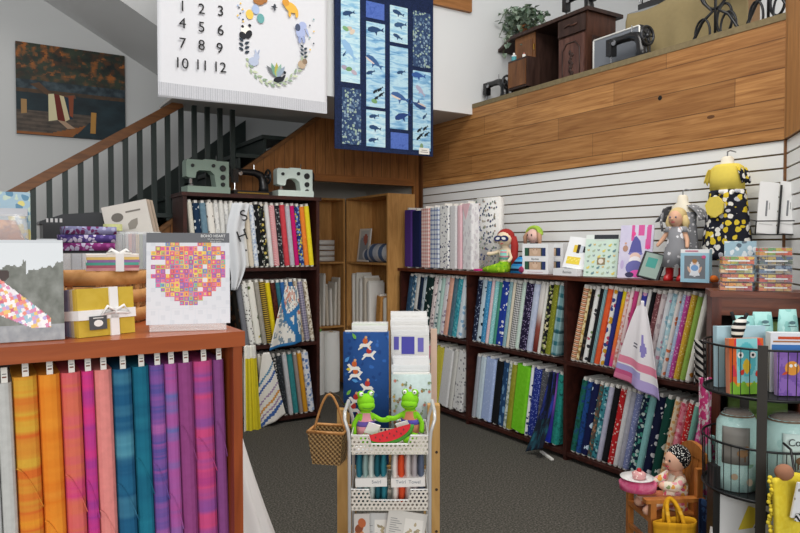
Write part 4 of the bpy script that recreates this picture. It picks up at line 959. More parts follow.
# lettered banner hanging off the tall bookcase
a = at(240, 203, Y=5.50); b = at(235, 290, Y=5.50); Hh = a.z - b.z
bn = thing('hanging_banner', 'white lettered cloth banner hanging before the tall bookcase above the heart book', 'banner', (a.x, 5.50, b.z))
g = G(); g.surf(lambda u, v: ((u - .5) * (.15 if v > .3 else .05 + .33 * v) - .05 * (1 - v) + .02 * math.sin(v * 7), .02 * math.cos(u * 7), Hh * v), 14, 30); g.build('cloth', M('#dfe2e6', .75, 0, .06, 20), bn, smooth=True, solid=.002)
text('H', .13, INK, bn, (.01, -.024, Hh * .62), (PI / 2, -.35, 0)); text('S', .13, INK, bn, (.025, -.024, Hh * .85), (PI / 2, -.35, 0))
# ------------------------------------------------------------------ wooden pattern rack in the middle of the floor
RXY = cam_xy((389 - 400) / CAM_F * 3.0, 3.0); PINE = wood('#b58a4e', '#cfa566', (5, 5, .7), .5)
rk = thing('pattern_rack', 'pale wooden tiered rack of patterns standing behind the mesh cart', 'rack', (RXY[0], RXY[1], 0), -YAW)
for x in (-.192, .192):
    G().box(x - .026, -.16, 0, x + .026, -.115, .88 if x > 0 else .86).build('post', PINE, rk, bevel=.003)
    G().box(x - .026, .26, 0, x + .026, .305, .98).build('post', PINE, rk, bevel=.003)
    G().box(x - .02, -.115, .53, x + .02, .26, .582).build('side_rail', PINE, rk, bevel=.002)
    if x > 0:
        for z in (.34, .52, .68): G().lathe([(.004, 0), (.006, 0), (.006, -.003), (.003, -.003)], 10, (x + .012, -.159, z), 'y').build('bolt_hole', M('#3a2412', .7), rk)
for y0, y1, z in ((-.115, .06, .605), (.07, .26, .76)): G().box(-.21, y0, z - .02, .21, y1, z).build('shelf', PINE, rk)
RM = Matrix.Translation((RXY[0], RXY[1], 0)) @ Matrix.Rotation(-YAW, 4, 'Z')
def rk_at(x, y, z): return RM @ Vector((x, y, z))
# bolts facing front (board face to the camera)
def face_bolt(label, x, y, z, w, h, t, mat, lab_extra=None):
    r = thing('fabric_bolt', label, 'fabric bolt', rk_at(x, y, z), -YAW, 'broad bolts in the pattern rack')
    G().boxc((0, t / 2, h / 2), (w, t, h)).build('fabric', mat, r, bevel=.014, seg=3, smooth=True)
    G().boxc((0, t / 2, h / 2 + .006), (w * .93, t * .3, h)).build('board', M('#e4e1da', .8), r)
    return r
b1 = face_bolt('broad blue bolt printed with galloping white horses in the pattern rack', -.098, -.10, .607, .196, .575, .05, fab('spots', '20467f 2c5a9c 1a3a70', 1.5))
sh = []; rr = random.Random(5)
for i in range(11):
    x, z = rr.uniform(-.075, .075), .04 + .048 * i + rr.uniform(-.01, .01); f = rr.choice((-1, 1)); q = lambda a, b: (x + f * a * .9, z + b * .9)
    sh.append(([q(-.03, .0), q(-.02, .012), q(.01, .012), q(.024, .026), q(.036, .02), q(.028, .012), q(.018, -.002), q(.03, -.018), q(.022, -.018), q(.008, -.004), q(-.014, -.004), q(-.03, -.02), q(-.036, -.016), q(-.024, -.002)], '#e9e6e0'))
    sh.append((ell(x, z + .022, .011, .013), rr.choice(['#b8342c', '#c9622c', '#8a3a2a']))); sh.append((ell(x + .003, z + .038, .006, .006), '#d8a878'))
    sh.append((leafp(x - .04, z + .03, .03, .014, rr.uniform(0, 3)), rr.choice(['#6fae4a', '#d8c23c', '#4a8fd0'])))
decal('horse_print', sh, b1, -.0008)
b2 = face_bolt('broad pale mint bolt with scattered acorns in the pattern rack', .098, -.10, .607, .172, .39, .05, fab('solid', 'c3d4d2'))
sh = []
for i in range(46):
    x, z = rr.uniform(-.078, .078), rr.uniform(.02, .37); sh.append((ell(x, z, .006, .007), rr.choice(['#a8804a', '#8a5a3a', '#b89a5a', '#8a9a7a', '#c07a6a']))); sh.append((leafp(x + .006, z + .006, .012, .007, rr.uniform(0, 6)), '#8fa08a'))
decal('acorn_print', sh, b2, -.0008)
def packets(x, y, z, w, h, n_, dy, words, grp, tops):
    for i in range(n_):
        hh = h * (1 + .02 * math.sin(i * 2.3)) + .011 * i
        t = thing('pattern_packet', '%s pattern packet in the %s' % (['front', 'second', 'third', 'fourth', 'fifth', 'sixth', 'seventh', 'rearmost'][i if i < n_ - 1 else 7], words), 'pattern', rk_at(x + rr.uniform(-.006, .006), y + dy * i, z), -YAW, grp, -.06)
        G().box(-w / 2, 0, 0, w / 2, dy * .55, hh).build('packet', M(tops[i % len(tops)], .5, 0, .06, 20), t, bevel=.001)
        G().box(-w / 2, -.001, hh - .02, w / 2, dy * .6, hh + .006).build('plastic_top', plastic(.5, '#ffffff'), t)
        if i == 0: first = t
    return first
packets(-.092, .085, .762, .17, .375, 6, .026, 'left stack at the back of the rack', 'patterns in the rack, back left', ['#d8d8d4', '#c8c8c0', '#bfcab4', '#dcdcd8', '#b8d090', '#cfccc4'])
pf = packets(.095, .085, .762, .175, .40, 7, .023, 'right stack at the back of the rack', 'patterns in the rack, back right', ['#d8d6d2', '#c8c4bc', '#dedcd6', '#bfbbb2'])
decal('quilt_print', [(rect(-.075, .315, -.052, .375), '#5a55a8'), (rect(-.04, .295, .02, .375), '#4a48a0'), (rect(.035, .305, .062, .37), '#6a64b0'), (rect(-.045, .245, .02, .282), '#5a55a8'), (ell(.055, .245, .030, .045), '#c8444a'), (ell(.055, .235, .016, .027), '#e6a0a0'), (ell(-.068, .26, .012, .025), '#c8444a')], pf, -.002)
packets(.098, -.035, .607, .165, .395, 6, .015, 'right stack behind the acorn bolt', 'patterns in the rack, front right', ['#d6d6d2', '#c4cac8', '#d2cec6', '#dedcd8'])
one('pattern_board', G().box(-.015, 0, 0, .015, .02, .40), M('#d8b9a4', .7), 'tan card standing at the right edge of the pattern rack', 'card', rk_at(.21, .2, .76), -YAW, bevel=.002)
# ------------------------------------------------------------------ mesh cart
CD = 2.62; CXY = cam_xy((390 - 400) / CAM_F * CD, CD); CM = Matrix.Translation((CXY[0], CXY[1], 0)) @ Matrix.Rotation(-YAW, 4, 'Z')
def ct(x, y, z): return CM @ Vector((x, y, z))
ct_ = thing('mesh_cart', 'white three-tier mesh cart with two toy frogs on its top tray', 'cart', (CXY[0], CXY[1], 0), -YAW)
n = NT('perforated_metal'); o_ = n.xyz(n.obj())
def perf(u, v):
    S = 62.0; a_ = n.math('MULTIPLY', u, S); b_ = n.math('MULTIPLY', v, S * 1.155); rw = n.math('FLOOR', b_)
    a2 = n.math('ADD', a_, n.math('MULTIPLY', n.math('MODULO', rw, 2.0), .5)); fa = n.math('SUBTRACT', n.math('FRACT', a2), .5); fb = n.math('SUBTRACT', n.math('FRACT', b_), .5)
    return n.math('LESS_THAN', n.math('ADD', n.math('MULTIPLY', fa, fa), n.math('MULTIPLY', fb, fb)), .115)
u_ = n.math('ADD', o_[0], o_[1]); hole = perf(n.math('ADD', u_, 5.0), n.math('ADD', o_[2], 3.0))
n.put(n.b.inputs['Alpha'], n.math('SUBTRACT', 1.0, hole)); PERF = n.fin('#dcd6cb', .4)
METAL = M('#cfcfcd', .35, .2)
cw, cd = .143, .11
for x in (-cw - .008, cw + .008):
    for y in (-cd, cd):
        sx = 1 if x > 0 else -1
        pts = [(x, y, .05), (x, y, .82), (x + sx * .004, y, .86), (x + sx * .018, y, .905), (x + sx * .018, y + (.02 if y < 0 else -.02), .93)] if y < 0 else [(x, y, .05), (x, y, .82), (x + sx * .004, y, .86), (x + sx * .018, y, .905), (x + sx * .018, y - .02, .93)]
        G().tube(pts, .0065, 10).build('post', METAL, ct_, smooth=True)
        G().lathe([(.008, -.012), (.024, -.012), (.024, .012), (.008, .012)], 14, (x, y, .026), 'x').build('caster', M('#2a2a2c', .5), ct_)
    G().tube([(x + (.018 if x > 0 else -.018), -cd + .02, .93), (x + (.018 if x > 0 else -.018), cd - .02, .93)], .0065, 10).build('handle', METAL, ct_)
for zb, zl, zh in ((.775, .812, .845), (.562, .600, .640), (.35, .39, .43)):
    tr = G().box(-cw, -cd, zb - .003, cw, cd, zb).build('tray', M('#d2cdc2', .5), ct_)
    dip = lambda s: [(-cw, zb), (cw, zb), (cw, zh), (cw * .55, zh), (cw * .48, zl), (-cw * .48, zl), (-cw * .55, zh), (-cw, zh)]
    for y in (-cd, cd): G().prism(dip(0), y - .001, y + .001).build('mesh_side', PERF, tr)
    for x in (-cw, cw): G().box(x - .001, -cd, zb, x + .001, cd, zh).build('mesh_side', PERF, tr)
    pts = [(-cw, zh), (-cw * .55, zh), (-cw * .48, zl), (cw * .48, zl), (cw * .55, zh), (cw, zh)]
    G().tube([(a, -cd, b) for a, b in pts] + [(cw, cd, zh), (-cw, cd, zh)], .003, 6, True).build('rim', METAL, tr)
# frogs
LIME = fab('solid', '7fc81e 9ade3a')
def frog(label, x, y, z, rz, arm_to, flip, outfit, mirror=1):
    t = thing('toy_frog', label, 'soft toy', ct(x, y, z), -YAW + rz, 'toy frogs on the cart'); m = mirror
    body = skin('body', [(0, 0, .045, .030), (0, 0, .085, .026), (0, 0, .115, .016), (0, -.004, .15, .030), (m * .03, -.01, .1, .011), (m * .055, -.03, .085, .010), (m * .09, -.05, .09, .011), (-m * .03, -.005, .1, .011), (-m * .048, -.005, .07, .010), (-m * .05, -.02, .03, .011),
                         (m * .02, -.02, .03, .014), (m * .045, -.065, .022, .012), (m * .085, -.075, .02, .013), (-m * .02, -.02, .03, .014), (-m * .03, -.06, .02, .012), (m * .01, -.085, .016, .014)],
                [(0, 1), (1, 2), (2, 3), (1, 4), (4, 5), (5, 6), (1, 7), (7, 8), (8, 9), (0, 10), (10, 11), (11, 12), (0, 13), (13, 14), (14, 15)], LIME, t, 2)
    G().sph((0, -.006, .157), (.035, .034, .032), 18).sph((0, -.02, .143), (.034, .028, .022), 16).sph((-.020, -.004, .186), .014, 12).sph((.020, -.004, .186), .014, 12).build('head', LIME, t, smooth=True)
    for e in (-.020, .020):
        ey = G().sph((e, -.0135, .189), .0085, 12).build('eye', M('#f2f2ee', .4), t, smooth=True); G().sph((e + .002, -.0215, .190), .003, 8).build('pupil', M('#1a1a1a', .3), ey, smooth=True)
    G().tube([(.030 * math.sin(q / 5), -.02 - .028 * math.cos(q / 5 * 1.0), .138 + .004 * abs(q) / 5) for q in range(-5, 6)], .0016, 6).build('mouth', M('#3f7a12', .8), t)
    c1, c2 = outfit
    G().loft([(.03, 0, -.004, .036, .034), (.06, 0, -.002, .037, .033), (.085, 0, 0, .034, .029), (.115, 0, 0, .024, .020)], 18).build('shirt', M(c1, .9), t, smooth=True)
    G().loft([(.064, 0, -.002, .039, .035), (.082, 0, 0, .037, .032)], 18).build('belt', M(c2, .9), t, smooth=True)
    G().boxc((m * .016, -.046, .058), (.05, .004, .048), (.35, m * .35, 0)).build('swing_tag', M('#eeeef0', .7), t)
    return t
frog('lime toy frog in a pink shirt on the left of the cart top tray', -.098, .03, .784, .30, None, 1, ('#e39aa8', '#6a55a8'), 1)
frog('lime toy frog in orange and violet at the right of the cart top', .08, .035, .790, -.25, None, 1, ('#d88a6a', '#5a50b4'), -1)
wm_ = thing('toy_melon_slice', 'red felt watermelon slice lying between the two toy frogs', 'soft toy', ct(.005, -.078, .826), -YAW, None, -.35, -.28)
arc = [(-.085, .03)] + [(.085 * math.cos(PI + PI * k / 14), .03 + .052 * math.sin(PI + PI * k / 14) * .8) for k in range(1, 14)] + [(.085, .03)]
G().prism(arc, -.013, .013).build('flesh', fab('solid', 'd8343c'), wm_, bevel=.004); G().tube([(a * 1.03, 0, b - .003) for a, b in arc], .010, 8).build('rind', fab('solid', '4f9a3a'), wm_, smooth=True)
g = G()
for k in range(9): g.sph((-.055 + .0138 * k, -.0135, .016 - .012 * (k % 2)), (.0022, .001, .004), 6)
g.build('seeds', M('#1c1416', .5), wm_)
one('folded_napkin', G().boxc((0, 0, .008), (.07, .04, .014)), M('#eeeef2', .8), 'white folded paper at the left of the cart top tray', 'paper', ct(-.1, -.08, .777), -YAW + .3, bevel=.003)
# rolled cloth bundles in the middle tray
for x, w_, cs, nm in ((-.071, .116, ['2d6f80', '8fa8a4', 'c9d2cc', '1f5a66', '2f7a88'], 'teal and grey jelly roll of fabric strips, left in the middle tray'), (.070, .126, ['e4dcd4', 'd8502c', 'd0c8c4', 'b0a8aa', '5a6478'], 'white, orange and slate jelly roll of fabric strips, right in the middle tray')):
    t = thing('towel_bundle', nm.replace('jelly roll of fabric strips', 'twisted towel bundle'), 'towel bundle', ct(x, -.01, .566), -YAW, 'towel bundles in the cart')
    k = len(cs)
    for i, c in enumerate(cs):
        xx = -w_ / 2 + w_ * (i + .5) / k
        G().loft([(.0, xx, 0, w_ / k * .58, .05), (.05, xx + .002, 0, w_ / k * .62, .06), (.09, xx, 0, w_ / k * .52, .055), (.14, xx - .002, 0, w_ / k * .6, .06), (.185, xx, 0, w_ / k * .40, .045)], 12).build('towel', fab('batik', c + ' ' + c), t, smooth=True)
    bd = G().boxc((0, -.002, .088), (w_ + .004, .126, .034), (0, -.03, 0)).build('paper_band', M('#eeebe6', .8), t, bevel=.01)
    text('Swirl' if x < 0 else 'Twirl  Towel', .018, M('#8a8f98', .8), t, (.02 if x < 0 else 0, -.0662, .09), name='band_lettering', ext=.0003)
# printed packets in the bottom tray
for i, (x, y, w_, h_, ry, nm) in enumerate([(.045, -.075, .15, .165, .16, 'white pattern packet tilted in the right of the cart bottom tray'), (-.055, -.045, .10, .16, 0, 'grey pattern packet in the middle of the cart bottom tray'), (-.105, -.078, .06, .17, -.02, 'picture packet with rusty leaves at the left of the cart bottom tray')]):
    t = thing('pattern_packet', nm, 'pattern', ct(x, y, .358 if i != 0 else .372), -YAW, 'packets in the cart bottom tray', -.12, ry)
    G().box(-w_ / 2, 0, 0, w_ / 2, .006, h_).build('packet', M(['#d9d6cf', '#c8c8c6', '#cfcac4'][i], .45), t, bevel=.002)
    if i < 2:
        sh = [(rect(-w_ * .42, h_ * (.1 + .05 * k), -w_ * .12 - .01 * (k % 3), h_ * (.115 + .05 * k)), '#8f8f8f') for k in range(15)]
        sh += [(rect(-w_ * .05, h_ * .08, w_ * .42, h_ * .85), '#e6e3dc')] + [(leafp(w_ * (.02 + .3 * rr.random()), h_ * (.2 + .5 * rr.random()), .018, .01, rr.uniform(0, 6)), rr.choice(['#b8a888', '#9a8f74', '#a89a80'])) for k in range(18)]
    else:
        sh = [(ell(rr.uniform(-.02, .02), h_ * (.2 + .12 * k), .018, .015, k), rr.choice(['#b8643a', '#8a4a2c', '#c9885a'])) for k in range(6)]
    decal('packet_print', sh, t, -.0008)
# wicker basket hung at the left of the rack
bk = thing('wicker_basket', 'small square wicker basket with tall handle hanging left of the mesh cart', 'basket', rk_at(-.236, -.29, .685), -YAW - .2)
n = NT('wicker'); o_ = n.xyz(n.obj()); u_ = n.math('ADD', o_[0], o_[1])
wa = n.math('SINE', n.math('MULTIPLY', u_, 330.0)); wb = n.math('SINE', n.math('MULTIPLY', o_[2], 330.0)); pr_ = n.math('MULTIPLY', wa, wb)
n.bump(pr_, .9, .01); WICKER = n.fin(n.ramp(n.math('ADD', n.math('MULTIPLY', pr_, .5), .5), [(.1, '#7a5a30'), (.4, '#b48c56'), (.8, '#d2ae78')]), .6)
def bring(z, w, d): return [(-w, -d, z), (w, -d, z), (w, d, z), (-w, d, z)]
g = G(); prev = None
R0, R1 = [[g.bm.verts.new(p) for p in bring(z, w, d)] for z, w, d in ((0, .056, .045), (.13, .072, .058))]
for i in range(4): g.face([R0[i], R0[(i + 1) % 4], R1[(i + 1) % 4], R1[i]])
g.face(R0[::-1]); g.build('woven_body', WICKER, bk, solid=.006)
g = G(); g.tube(bring(.13, .073, .059), .007, 8, True); g.build('rim', WICK, bk, smooth=True)
g = G(); g.tube([(-.066 + .132 * k / 16, 0, .12 + .15 * math.sin(PI * k / 16)) for k in range(17)], .005, 8); g.build('handle', WICK, bk, smooth=True)
G().tube([(0, -.006, .262), (0, .006, .278), (.02, .06, .25), (.045, .128, .17)], .004, 6).build('hook', M('#6a5a48', .4, .6), bk)
# ------------------------------------------------------------------ things on top of the long bookcase
SZ = 1.342
def top(px, X=3.68): q = at(px, 270, X=X); return Vector((q.x, q.y, SZ))
ug = 'bolts standing on top of the long bookcase'
UB = [(404, 411.5, 'solid', '5a3a8a', 1, 'purple bolt, leftmost of those', .60, 0), (411.7, 420.3, 'solid', '1c2450', 1, 'plain navy bolt', .585, 0), (420.5, 429, 'gingham', 'f4e2dc d8948c', 1.3, 'pink gingham bolt', .60, 0), (429.3, 438.5, 'plaid', 'e2e8ee 4a5f98 8fa0c8', 2, 'blue and white plaid bolt', .60, 0),
      (439, 448.5, 'spots', 'f0f0ee 27305e', 1.6, 'white bolt with navy animals', .61, 0), (449, 456, 'solid', 'ecebec', 1, 'plain white bolt', .60, 0), (456.5, 461, 'batik', 'ecc0c8 f0ccd2', 1, 'thin pale pink bolt', .60, 0), (461.7, 472, 'leaf', 'ecebec d8d4d8', 1, 'pale bolt with a pink fold', .61, 0)]
for x0, x1, kind, cols, s, words, h, ln in UB:
    a0, a1 = top(x0, 3.62), top(x1, 3.62); t = (a0.y - a1.y) * .98
    r = bolt(t, fab(kind, cols, s), words + ' standing on the long bookcase', ug, (3.62, (a0.y + a1.y) / 2, SZ), -PI / 2, 0, h - .02, .2)
    if 'pink fold' in words:
        G().prism([(-t * .45, h - .02), (t * .3, h - .02), (-t * .1, h - .16)], -.004, .001).build('pink_fold', M('#edc3ca', .9), r); 
a0, a1 = top(473.2, 3.70), top(497.5, 3.70); wv = a0.y - a1.y
r = thing('fabric_bolt', 'broad white bolt printed with grey leaves and berries behind the mermaid doll', 'fabric bolt', (3.70, (a0.y + a1.y) / 2, SZ), -PI / 2, ug)
G().boxc((0, .035, .315), (wv, .07, .63)).build('fabric', fab('solid', 'eeedea'), r, bevel=.02, seg=3, smooth=True); G().boxc((0, .035, .32), (wv * .9, .02, .64)).build('board', M('#e4e1da', .8), r)
sh = []
for i in range(72):
    x, z = -wv * .38 + wv * .152 * (i % 6) + rr.uniform(-.014, .014), .035 + .05 * (i // 6) + rr.uniform(-.012, .012); c = rr.choice(['#8a8f8a', '#5f6a78', '#a8a090', '#4a5478', '#7a8a78']); sh.append((leafp(x, z, .034, .022, rr.uniform(0, 6)), c)); sh.append((ell(x + .014, z + .006, .009, .008), rr.choice([c, '#3a4470', '#a88a7a'])))
decal('leaf_print', sh, r, -.0008)
# mermaid doll with red hair and a navy mask
p = top(505, 3.64); SKIN = M('#ecd9bb', .85)
md = thing('rag_doll', 'red-haired mermaid rag doll in a navy mask sitting on the long bookcase', 'doll', (p.x, p.y, SZ), -PI / 2 + .35)
skin('body', [(0, 0, .06, .045), (0, 0, .12, .042), (0, 0, .175, .035), (0, 0, .215, .018), (0, -.005, .275, .055), (.045, 0, .175, .016), (.075, -.03, .12, .015), (.06, -.06, .085, .016), (-.05, 0, .175, .016), (-.10, -.02, .155, .016), (-.155, -.035, .15, .02)],
     [(0, 1), (1, 2), (2, 3), (3, 4), (2, 5), (5, 6), (6, 7), (2, 8), (8, 9), (9, 10)], SKIN, md)
G().sph((0, -.006, .278), (.068, .058, .066), 18).build('head', SKIN, md, smooth=True)
RED = M('#a82620', .8, 0, .3, 40)
g = G(); g.sph((0, .012, .292), (.076, .064, .068), 18); g.tube([(.066, .015, .29), (.084, .01, .22), (.085, .0, .13), (.082, -.01, .05)], [.028, .032, .03, .018], 10); g.build('hair', RED, md, smooth=True)
mk = G().prism(ell(-.03, .278, .036, .024, .12) , -.071, -.060).prism(ell(.03, .278, .036, .024, -.12), -.071, -.060).build('mask', M('#1c2860', .7), md, bevel=.003)
for e in (-.027, .027): G().prism(ell(e, .278, .019, .011, -.2 * e / .027), -.0735, -.069).build('eye', M('#f0f0ee', .6), mk)
G().prism(ell(0, .235, .012, .004), -.058, -.05).build('mouth', M('#c8505a', .8), md)
G().loft([(.105, 0, 0, .047, .044), (.15, 0, 0, .046, .042), (.185, 0, 0, .040, .034)], 18).build('top', fab('bands', '7fd0c4 d88aa0 a8e0d0', 3), md, smooth=True)
tl_ = G(); tl_.loft([(.09, 0, 0, .05, .048), (.04, 0, -.01, .055, .06), (.005, 0, -.02, .05, .07)], 16)
tl_.tube([(.0, -.03, .04), (-.08, -.05, .03), (-.17, -.06, .022)], [.05, .036, .018], 12); tl_.build('tail', fab('leaf', '86b81e b4d83a 5f9a2a'), md, smooth=True)
g = G()
for a_ in (2.6, 3.0, 3.5): g.prism([(-.16 + b * math.cos(a_) - c * math.sin(a_), -.06 + b * math.sin(a_) + c * math.cos(a_)) for b, c in ((0, 0), (.05, .02), (.09, 0), (.05, -.02))], .012, .026, 'z')
g.build('tail_fin', fab('solid', 'd83a8a'), md)
g = G(); p2 = top(497, 3.60)
one('ribbon_fish', G().prism([(-.09, .0), (-.02, .006), (.06, .034), (.1, .03), (.06, .006), (.0, -.004)], -.015, .015).prism([(-.09, .0), (-.14, .02), (-.15, -.0)], -.01, .01), fab('solid', 'c8dc28'), 'lime green felt tail lying on the shelf edge below the mermaid doll', 'toy', (3.602, p2.y, SZ + .008), -PI / 2, None, bevel=.003)
p = top(517, 3.60); t = thing('wrapped_toy', 'blue, black and pink cloth toy beside the mermaid doll', 'soft toy', (3.605, p.y + .02, SZ), -PI / 2)
G().loft([(0, 0, 0, .07, .02), (.06, .01, .0, .06, .02), (.11, .04, .0, .035, .015), (.14, .06, 0, .01, .008)], 14).build('blue_wing', fab('bands', '2f8fd0 1c2a4a 5fb0e0', 2), t, smooth=True)
G().sph((.06, .0, .03), (.03, .016, .028), 12).build('pink_tuft', fab('batik', 'b03a6a 8a3a5a'), t, smooth=True)
# two window toy boxes with a bunny doll behind
def toy_box(label, px, X, w, h, d, rz=0):
    p = top(px, X); t = thing('toy_box', label, 'box', (p.x, p.y, SZ), -PI / 2 + rz, 'white toy boxes with windows')
    G().box(-w / 2, 0, 0, w / 2, d, h).build('carton', M('#eceef0', .5, 0, .03, 8), t, bevel=.003)
    sh = []
    for zc in (.27, .72):
        sh += [(rect(-w * .40, h * (zc - .13), w * .40, h * (zc + .14)), '#3a4440'), (rect(-w * .22, h * (zc - .13), w * .22, h * (zc + .12)), '#c9ab92'), (ell(0, h * (zc + .02), w * .10, h * .10), '#d8bca4'), (ell(-w * .05, h * (zc + .1), w * .03, h * .05), '#b0907c'), (ell(w * .06, h * (zc + .1), w * .03, h * .05), '#b0907c'),
               (rect(-w * .40, h * (zc - .13), -w * .27, h * (zc + .14)), '#2f5a44'), (rect(w * .27, h * (zc - .13), w * .40, h * (zc + .14)), '#2c3a6a')]
    sh += [(rect(-w * .3, h * .05, w * .3, h * .065), '#c9a8b0')]
    decal('window_print', sh, t, -.0008); text('Bunnies', h * .09, M('#3a3a3c', .7), t, (0, -.001, h * .49), ext=.0003)
    return t
toy_box('white window box of toy bunnies, standing nearest the mermaid doll', 535, 3.64, .235, .235, .08, .25)
toy_box('white window box of toy bunnies, mostly hidden behind the yellow box', 550, 3.79, .23, .235, .07, .25)
p = top(534, 3.80); bd_ = thing('bunny_doll', 'bunny-eared doll with lime hair peeking over the white toy box', 'doll', (p.x, p.y, SZ), -PI / 2)
skin('body', [(0, 0, .05, .05), (0, 0, .13, .045), (0, 0, .2, .03), (0, 0, .24, .02), (0, 0, .29, .05), (.05, 0, .19, .02), (.09, 0, .13, .018), (-.05, 0, .19, .02), (-.09, 0, .13, .018)], [(0, 1), (1, 2), (2, 3), (3, 4), (2, 5), (5, 6), (2, 7), (7, 8)], M('#e3b9ae', .85), bd_)
G().sph((0, 0, .30), (.066, .055, .060), 18).build('head', M('#e8c0b4', .85), bd_, smooth=True)
G().loft([(.19, 0, 0, .055, .045), (.235, 0, 0, .04, .035), (.25, 0, 0, .025, .025)], 14).build('collar', M('#24262c', .8), bd_, smooth=True)
g = G()
for k in range(13): a_ = PI * k / 12; g.sph((.072 * math.cos(a_), .0, .315 + .052 * math.sin(a_)), (.018, .03, .018), 8)
g.build('hair', fab('batik', '8fb43a b8d45a'), bd_, smooth=True)
for sx in (-1, 1): G().tube([(sx * .058, -.01, .33), (sx * .082, -.02, .29), (sx * .085, -.02, .22)], [.016, .02, .012], 10).build('ear', M('#b98f74', .85), bd_, smooth=True)
for e in (-.024, .024): G().sph((e, -.052, .305), (.007, .004, .009), 8).build('eye', M('#2a2420', .4), bd_, smooth=True)
# leaning yellow craft box on a lying white box
p = top(565, 3.60); lw = .24
t = thing('craft_box', 'long white box lying on the shelf under the yellow pictured box', 'box', (3.60, p.y, SZ), -PI / 2)
G().box(-lw / 2, 0, 0, lw / 2, .11, .052).build('carton', M('#eceef0', .5, 0, .03, 8), t, bevel=.003); text('Bunnies', .028, M('#6a6a6c', .7), t, (.02, -.0005, .026), ext=.0003)
p = top(574, 3.63)
t = thing('craft_box', 'white craft box with a yellow knitted picture leaning back on the lying box', 'box', (3.625, p.y, SZ + .054), -PI / 2 + .2, None, -.30, .10)
G().box(-.095, 0, 0, .095, .06, .235).build('carton', M('#eef0f2', .45, 0, .03, 8), t, bevel=.003)
decal('box_print', [(rect(-.075, .03, .035, .085), '#e8cf4a')] + [(ell(-.065 + .018 * k, .058 + .012 * (k % 2), .009, .006, .6), '#f2e27a') for k in range(6)] + [(rect(-.04, .12, -.012, .175), '#e0c040'), (rect(-.012, .115, .012, .18), '#3a3434'), (rect(.012, .12, .04, .172), '#c8ced8'), (rect(.04, .125, .058, .17), '#2a2c34')], t, -.0008)
t2 = text('Bunnies', .026, M('#6a6a6c', .7), t, (.0855, .03, .1), (PI / 2, -PI / 2, PI / 2), ext=.0003)
# mint animal pattern book, pink gnome panel, dark tilted frame
def board(name, label, cat, px, X, w, h, fcol, nu, nv, tilt, rz=0, ry=0, t=.008, edge='#e6e6e6'):
    p = top(px, X); r = thing(name, label, cat, (p.x, p.y, SZ), -PI / 2 + rz, None, -tilt, ry); sheet('cover', w, h, fcol, nu, nv, r, t, edge); return r
mb = board('quilt_pattern', 'mint green pattern book of little animals leaning on the white wall', 'book', 600, 3.66, .235, .30, lambda u, v: '#2c3036' if v > .90 and .25 < u < .98 else '#c4d8cc' if v < .9 else '#d8e0dc', 40, 48, .22, .42)
sh = []
for i in range(6):
    for j in range(6):
        x, z = -.09 + .036 * i + .004 * math.sin(j * 3), .022 + .04 * j; c = ['#7fa08a', '#d8c86a', '#8a9a9a', '#a8b8a0', '#c9b07a', '#6a8a90'][(i * 5 + j * 7) % 6]
        sh += [(ell(x, z, .011, .008, .3), c), (ell(x + .008, z + .009, .005, .005), c)] if (i + j) % 2 else [(leafp(x, z, .018, .01, 1.2), c), (leafp(x, z, .018, .01, 2.1), c)]
sh += [(rect(-.026, .085, .03, .135), '#8a7a5a'), (ell(0, .11, .018, .018), '#d8d4c8'), (rect(-.05, .26, .02, .266), '#d8d8d4')]
decal('animal_print', sh, mb, -.0092)
pk_ = board('panel', 'lilac and pink fabric panel with a purple-hatted gnome leaning on the wall', 'panel', 634, 3.69, .225, .36, lambda u, v: '#d05a9a' if (.34 < u < .44 and v > .70) or (.55 < u < .72 and v > .80) or (.78 + .1 * (v - .7) < u < .93 and v > .55) else lerp(lin('#d8d2e4'), lin('#c0bcd8'), fbm(u, v, 4)), 44, 60, .18, .32)
decal('gnome_print', [([(-.045, .17), (.045, .17), (.028, .25), (.0, .285), (-.012, .28), (-.03, .24)], '#5a5a9c'), (ell(0, .165, .05, .012), '#7a78b8'), (ell(0, .145, .036, .028), '#e0c0b4'), (ell(0, .118, .04, .03), '#e8e4e8'), (ell(0, .07, .06, .05), '#6a6aa8'), (ell(.02, .03, .05, .026), '#e05ab0'), (ell(-.03, .022, .03, .018), '#3a3858'),
                      (ell(-.07, .20, .018, .022), '#b08a78'), (ell(-.07, .235, .008, .008), '#c9a08a'), (ell(.075, .14, .02, .035), '#e08ab8'), (ell(.08, .07, .018, .03), '#e6a8c8'), (ell(-.085, .09, .012, .03), '#b8a8d0'), (ell(-.02, .30, .014, .016), '#e04a90'), (ell(.08, .21, .012, .016), '#e04a90')], pk_, -.0092)
fr = board('picture_frame', 'dark leaning frame with a teal card between the gnome panel and the blonde doll', 'frame', 648, 3.615, .14, .175, lambda u, v: '#26282c' if abs(u - .5) > .40 or abs(v - .5) > .44 else ('#3f8f86' if .25 < u < .7 and .4 < v < .8 else '#8a9c94'), 20, 24, .35, .35, .22, .03, '#26282c')
